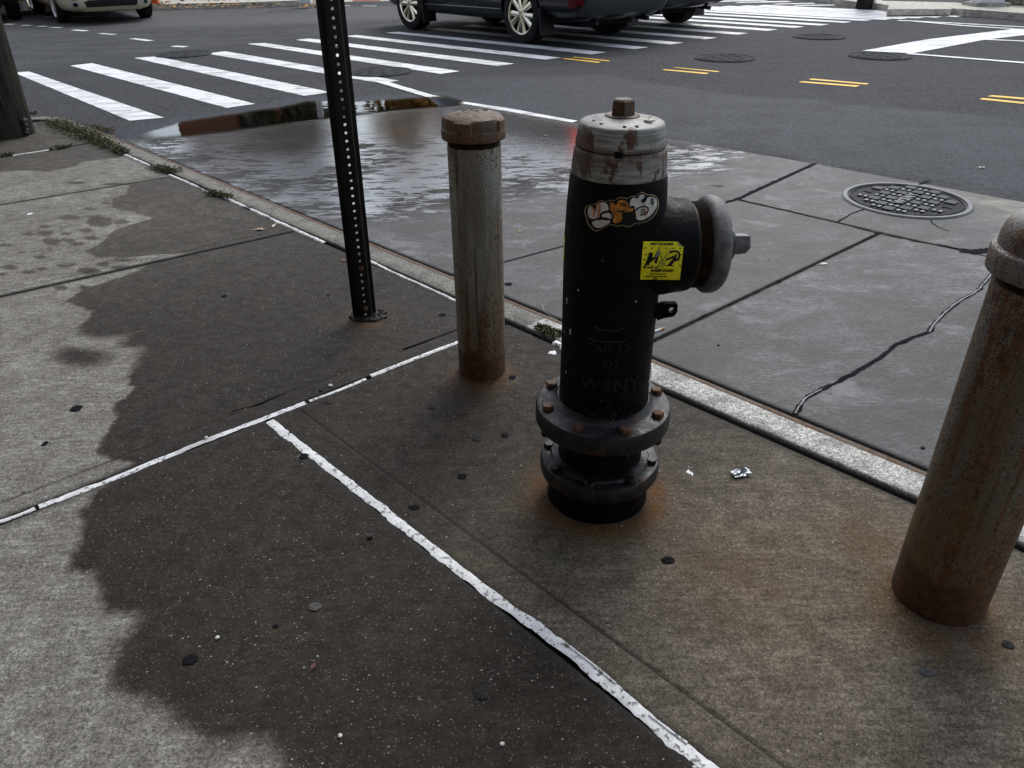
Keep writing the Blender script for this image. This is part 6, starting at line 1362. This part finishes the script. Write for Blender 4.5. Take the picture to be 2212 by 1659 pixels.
GUM = [(1041, 1496, 16, 15, 'largest black gum spot, on the dark slab left of the white joint'), (410, 1424, 17, 12, 'wide flat gum spot on the dark slab at the lower left'), (165, 882, 12, 7, 'round dark gum spot on the dry pale paving at the left'),
       (97, 958, 6, 5, 'small dark gum lump on the dry paving just above the white joint'), (1031, 947, 11, 6.5, 'dark gum spot on the hydrant slab, left of the upper flange'), (1090, 940, 9, 5, 'smaller gum spot just right of its darker twin beside the hydrant'),
       (998, 1029, 11, 6, 'faint gum spot on the hydrant slab level with the lower flange'), (895, 1096, 13, 6, 'grey gum spot near the white joint on the hydrant slab'), (933, 881, 8, 4.5, 'faint gum spot below the first bollard'),
       (1107, 815, 8, 4.5, 'gum spot touching the right foot of the first bollard'), (656, 985, 9, 6, 'gum spot close to the fork of the white joints'), (1443, 1210, 15, 8, 'ragged black gum spot in front of the hydrant'),
       (2178, 1393, 14, 9, 'dark gum spot at the right edge below the leaning bollard'), (956, 680, 9, 3.5, 'gum spot left of the first bollard near its mid height'), (484, 640, 6, 3, 'tiny gum spot on the wet slab left of the sign post'),
       (1098, 614, 9, 4.5, 'black gum spot on the street concrete right of the first bollard'), (708, 869, 9, 4, 'gum spot squashed against the white joint below the sign post'), (595, 1352, 7, 4, 'small gum spot in the middle of the dark slab')]
M_GUM3 = flat('greyer_gum', (0.028, 0.028, 0.028), 0.95, spec=0.08, grain=0.4, gsc=150)
for i, (px, py, rx, ry, lb) in enumerate(GUM): blob('gum_spot', px, py, rx, ry, 0.0009, M_GUM if i % 4 else M_GUM3, lb, 'gum spot', GG, seed=i)
blob('gum_spot', 2003, 1452, 18, 10, 0.0012, M_GUM2, 'pale grey gum spot in the lower right corner of the paving', 'gum spot', GG, seed=40)
blob('gum_spot', 680, 1310, 14, 9, 0.0008, M_GUM2, 'worn grey gum spot near the middle of the dark slab', 'gum spot', GG, seed=41)
M_WSPL = flat('white_splat', (0.75, 0.75, 0.74), 0.8)
WG = 'white splashes on the paving'
for i, (px, py, rx, ry, lb) in enumerate([(1193, 762, 8, 4.5, 'white paint splash left of the hydrant near the kerb'), (2146, 1236, 12, 8, 'white paint splash right of the leaning bollard'), (1487, 1020, 4, 4, 'small white dropping right of the hydrant flange'), (1494, 1024, 3, 4, 'second white dropping right of the hydrant flange, nearer the kerb'), (65, 462, 5, 2, 'white chip on the dry paving at the left edge')]):
    blob('white_splash', px, py, rx, ry, 0.0012, M_WSPL, lb, 'splash', WG, seed=60 + i, wob=0.6)
# pebbles
M_PEB = flat('pale_pebble', (0.6, 0.6, 0.57), 0.8, grain=0.2); M_PEBD = flat('dark_pebble', (0.05, 0.05, 0.048), 0.8, grain=0.3)
for px, py, s, m_, lb in ((714, 834, 5, M_PEB, 'white pebble beside the white joint below the sign post'), (693, 844, 4, M_PEBD, 'dark pebble beside the white pebble by the joint'), (446, 946, 4, M_PEB, 'pale pebble resting on the long white joint'), (800, 1160, 7, M_PEBD, 'angular grey stone chip on the dark slab'), (470, 1378, 5, M_PEB, 'long pale chip on the dark slab at the lower left'),
                        (1993, 968, 5, M_PEBD, 'dark pebble on the street concrete close to the kerb'), (1552, 746, 3, M_PEBD, 'small dark pebble on the street concrete right of the hydrant'), (709, 638, 3, M_PEBD, 'tiny dark pebble left of the sign post'), (1085, 1608, 5, M_PEB, 'white stone chip near the bottom of the photo'), (1500, 1659, 5, M_PEB, 'pale flake beside the white joint at the bottom edge'), (735, 1590, 5, M_PEB, 'white chip on the dark slab near the bottom')):
    z = zground(px, py); c = G(px, py, z); r_ = s * depth(c) / F; bm = bmesh.new(); bmesh.ops.create_icosphere(bm, subdivisions=2, radius=r_)
    for v in bm.verts: v.co *= 1 + 0.35 * noise.noise(v.co * (1.2 / r_) + Vector((px, py, 0))); v.co.z = v.co.z * 0.55 + r_ * 0.35
    o = from_bm('pebble', bm, m_, None, True); o.location = c; o.rotation_euler = (0, 0, px); tag(o, lb, 'pebble', 'pebbles and chips on the paving')
# cigarette ends
M_PAP = flat('cigarette_paper', (0.78, 0.77, 0.73), 0.8); M_FIL = flat('cigarette_filter', (0.5, 0.3, 0.14), 0.8)
def cig(px, py, px2, py2, label):
    z = zground(px, py); a, b = G(px, py, z), G(px2, py2, z); o = empty('cigarette_end', a); tag(o, label, 'cigarette end'); r_ = 0.0042; d = b - a; up_ = Vector((0, 0, r_))
    mb = MB(); mb.tube([up_ + d * .0, up_ + d * .62], r_, 8); mb.build('paper', M_PAP, o, True, 50); mb = MB(); mb.tube([up_ + d * .62, up_ + d], r_ * 1.02, 8); mb.build('filter', M_PAP if d.length > .05 else M_FIL, o, True, 50)
cig(588, 492, 596, 486, 'white cigarette end beside the pale oak leaf on the paving'); cig(1414, 718, 1434, 711, 'white cigarette end on the street concrete against the hydrant'); cig(1884, 435, 1902, 441, 'white cigarette end lying on the manhole cover')
# leaves
def leaf(px, py, L, rot, colr, label, lobes=5, curl=0.35, z=None, name='fallen_leaf', stem=True):
    z = zground(px, py) if z is None else z; c = G(px, py, z); Lw = L * depth(c) / F; o = empty(name, c, rot); tag(o, label, 'leaf')
    n = 40; pts = []
    for i in range(n):
        a = 2 * math.pi * i / n; rad = (0.55 + 0.38 * abs(math.cos(lobes * a / 2)) ** 1.5) * (1.0 if abs(math.sin(a)) < .5 else 0.8); pts.append((Lw * .5 * rad * math.cos(a), Lw * .36 * rad * math.sin(a)))
    vs = [(0, 0, .002)] + [(x, y, 0.0015 + curl * (abs(y) * .9 + max(0, abs(x) - Lw * .25) * .6) * (1 + .6 * noise.noise((x * 60, y * 60, px)))) for x, y in pts]
    t_ = NT('leaf_' + str(int(px)), 0.65, colr); mt = t_.m; v = t_.noise(t_.obj(), 90, 3); t_.set('Base Color', t_.mix(t_.ramp(v, .35, .65), tuple(k * .7 for k in colr), colr))
    mesh('blade', vs, [(0, 1 + i, 1 + (i + 1) % n) for i in range(n)], mt, o, True)
    if stem: mb = MB(); mb.tube([(-Lw * .4, 0, .003), (-Lw * .65, Lw * .05, .004), (-Lw * .85, Lw * .02, .003)], [.0012, .001, .0009], 5); mb.build('stalk', mt, o)
leaf(561, 497, 26, 0.15, (0.55, 0.40, 0.26), 'pale tan oak leaf on the wet slab left of the sign post', 6, 0.5); leaf(243, 295, 16, 0.4, (0.55, 0.14, 0.02), 'orange leaf in the gutter beyond the kerb weeds', 5, .5, PAD)
leaf(819, 566, 14, 0.2, (0.26, 0.10, 0.06), 'small red brown leaf lying against the sign post', 5); leaf(742, 563, 14, 2.6, (0.28, 0.08, 0.04), 'reddish leaf on the wet slab just left of the sign post', 5)
leaf(1779, 571, 22, 0.3, (0.72, 0.70, 0.56), 'cream coloured leaf on the street concrete below the manhole', 7, .4); leaf(1123, 500, 12, 1.0, (0.5, 0.27, 0.07), 'small yellow brown leaf on the concrete right of the first bollard', 5); leaf(1552, 401, 26, .1, (0.02, 0.018, 0.014), 'black wet leaf on the concrete behind the hydrant', 5, .2)
leaf(2120, 363, 16, .2, (0.75, 0.75, 0.72), 'white leaf like scrap on the asphalt at the right', 3, .6, ROAD); leaf(678, 1440, 22, 1.3, (0.10, 0.018, 0.008), 'dark red burnt leaf on the dark slab near the bottom', 5, .6); leaf(1756, 384, 8, .2, (0.6, 0.22, 0.02), 'tiny orange leaf at the asphalt edge above the manhole', 5, .4, PAD)
leaf(1180, 293, 20, .1, (0.012, 0.012, 0.012), 'black wet leaf on the concrete between bollard and hydrant', 3, .1); leaf(1661, 557, 10, 1.2, (0.2, 0.10, 0.05), 'brown twig like leaf on the street concrete near the middle joint', 3)
leaf(1886, 872, 9, .5, (0.2, 0.1, 0.06), 'small red brown leaf on the concrete left of the leaning bollard', 4)
# foil scrap
z = 0.001; c = G(1600, 1025, z); o = empty('foil_scrap', c, 0.3); tag(o, 'crumpled silver foil scrap on the paving right of the hydrant', 'litter')
vs = []; s_ = 20 * depth(c) / F
for j in range(7):
    for i in range(9):
        x, y = (i / 8 - .5) * 2 * s_, (j / 6 - .5) * 1.1 * s_; vs.append((x + .004 * noise.noise((i, j, 3)), y + .004 * noise.noise((i, j, 7)), .004 + .011 * abs(noise.noise((i * .9, j * .9, 1))) + 0.004 * abs(i / 8 - .5)))
mesh('foil', vs, [(j * 9 + i, j * 9 + i + 1, (j + 1) * 9 + i + 1, (j + 1) * 9 + i) for j in range(6) for i in range(8)], NT('foil', 0.35, (0.40, 0.42, 0.45), 0.9).m, o); mesh('label_strip', [(v[0], v[1], v[2] + .0012) for v in vs[9:27]], [(i, i + 1, 10 + i, 9 + i) for i in range(4)], M_TRM, o)
# loose wire on the kerb
c = G(1180, 660, 0.005); mb = MB(); mb.tube([G(1170, 655, .012), G(1176, 672, .02), G(1190, 684, .018), G(1204, 690, .006)], .0009, 5); o = mb.build('wire_scrap', flat('bright_wire', (0.4, 0.4, 0.38), 0.4, .8)); tag(o, 'thin curled wire lying on the kerb left of the hydrant', 'litter')
# ---- weeds in the joints
M_WEED = leafmat('weed_leaves', [(0.030, 0.042, 0.012), (0.06, 0.075, 0.022), (0.10, 0.10, 0.035), (0.075, 0.055, 0.025)]); M_STALK = flat('weed_stalk', (0.06, 0.045, 0.02), 0.8)
def weeds(path, wpx, n, hgt, label, seed, z=0.003):
    rr_ = random.Random(seed); P_ = Gs(path, z); c = P_[len(P_) // 2]; o = empty('weed_clump', c); tag(o, label, 'weed', 'weeds growing along the kerb joint'); mb = MB(); ms = MB()
    for i in range(n):
        k = rr_.uniform(0, len(P_) - 1.001); j = int(k); q = P_[j].lerp(P_[j + 1], k - j); wloc = wpx[min(j, len(wpx) - 1)] * depth(q) / F
        q = q + Vector((rr_.gauss(0, .45), rr_.gauss(0, .45), 0)) * wloc - c; a = rr_.uniform(0, 6.28); L = hgt * rr_.uniform(.5, 1.4); d = Vector((math.cos(a), math.sin(a), 0)); tip = q + d * L * .9 + Vector((0, 0, L * rr_.uniform(.3, .9)))
        mid = q.lerp(tip, .5) + Vector((0, 0, L * .2)); 
        if i % 3 == 0: ms.tube([q, mid, tip], [.0016, .0013, .0008], 4, cap=False)
        for t_ in range(4):
            f = rr_.uniform(.2, 1); p_ = q.lerp(mid, f * 2) if f < .5 else mid.lerp(tip, f * 2 - 1); u = Vector((rr_.gauss(0, 1), rr_.gauss(0, 1), rr_.gauss(0, .6))).normalized() * rr_.uniform(.007, .014); v = u.orthogonal().normalized(); v.rotate(Matrix.Rotation(rr_.uniform(0, 6.28), 3, u.normalized())); v *= .0038
            mb.add([p_, p_ + u * .5 + v, p_ + u, p_ + u * .5 - v], [(0, 1, 2, 3)])
    mb.build('leaves', M_WEED, o); ms.build('stalks', M_STALK, o)
weeds([(108, 264), (150, 277), (180, 290), (210, 304), (240, 318), (268, 333)], [30, 36, 30, 20, 14, 10], 1500, .028, 'long mat of green weeds along the kerb joint at the far left', 1)
weeds([(330, 364), (355, 369), (384, 372)], [12, 14, 12], 200, .03, 'small weed tuft in the kerb joint, second from the left', 2); weeds([(452, 420), (475, 423), (498, 428)], [9, 11, 9], 150, .028, 'small weed tuft in the kerb joint left of the sign post', 3)
weeds([(196, 276), (216, 281), (240, 285)], [10, 12, 10], 160, .03, 'dry weed tuft on the street side of the kerb', 4, PAD); weeds([(1165, 708), (1185, 716), (1206, 724)], [10, 16, 14], 220, .012, 'mossy weed patch on the kerb just left of the hydrant', 5, .006); weeds([(108, 324), (130, 321), (150, 317)], [6, 7, 6], 90, .02, 'weed tuft in the slab joint beside the wooden pole', 6); weeds([(63, 247), (76, 247)], [6, 6], 70, .025, 'tiny weed tuft on the kerb curve behind the wooden pole', 7)
weeds([(5, 338), (18, 336), (30, 333)], [6, 7, 5], 70, .018, 'weed tuft in the slab joint at the left edge below the pole', 8)
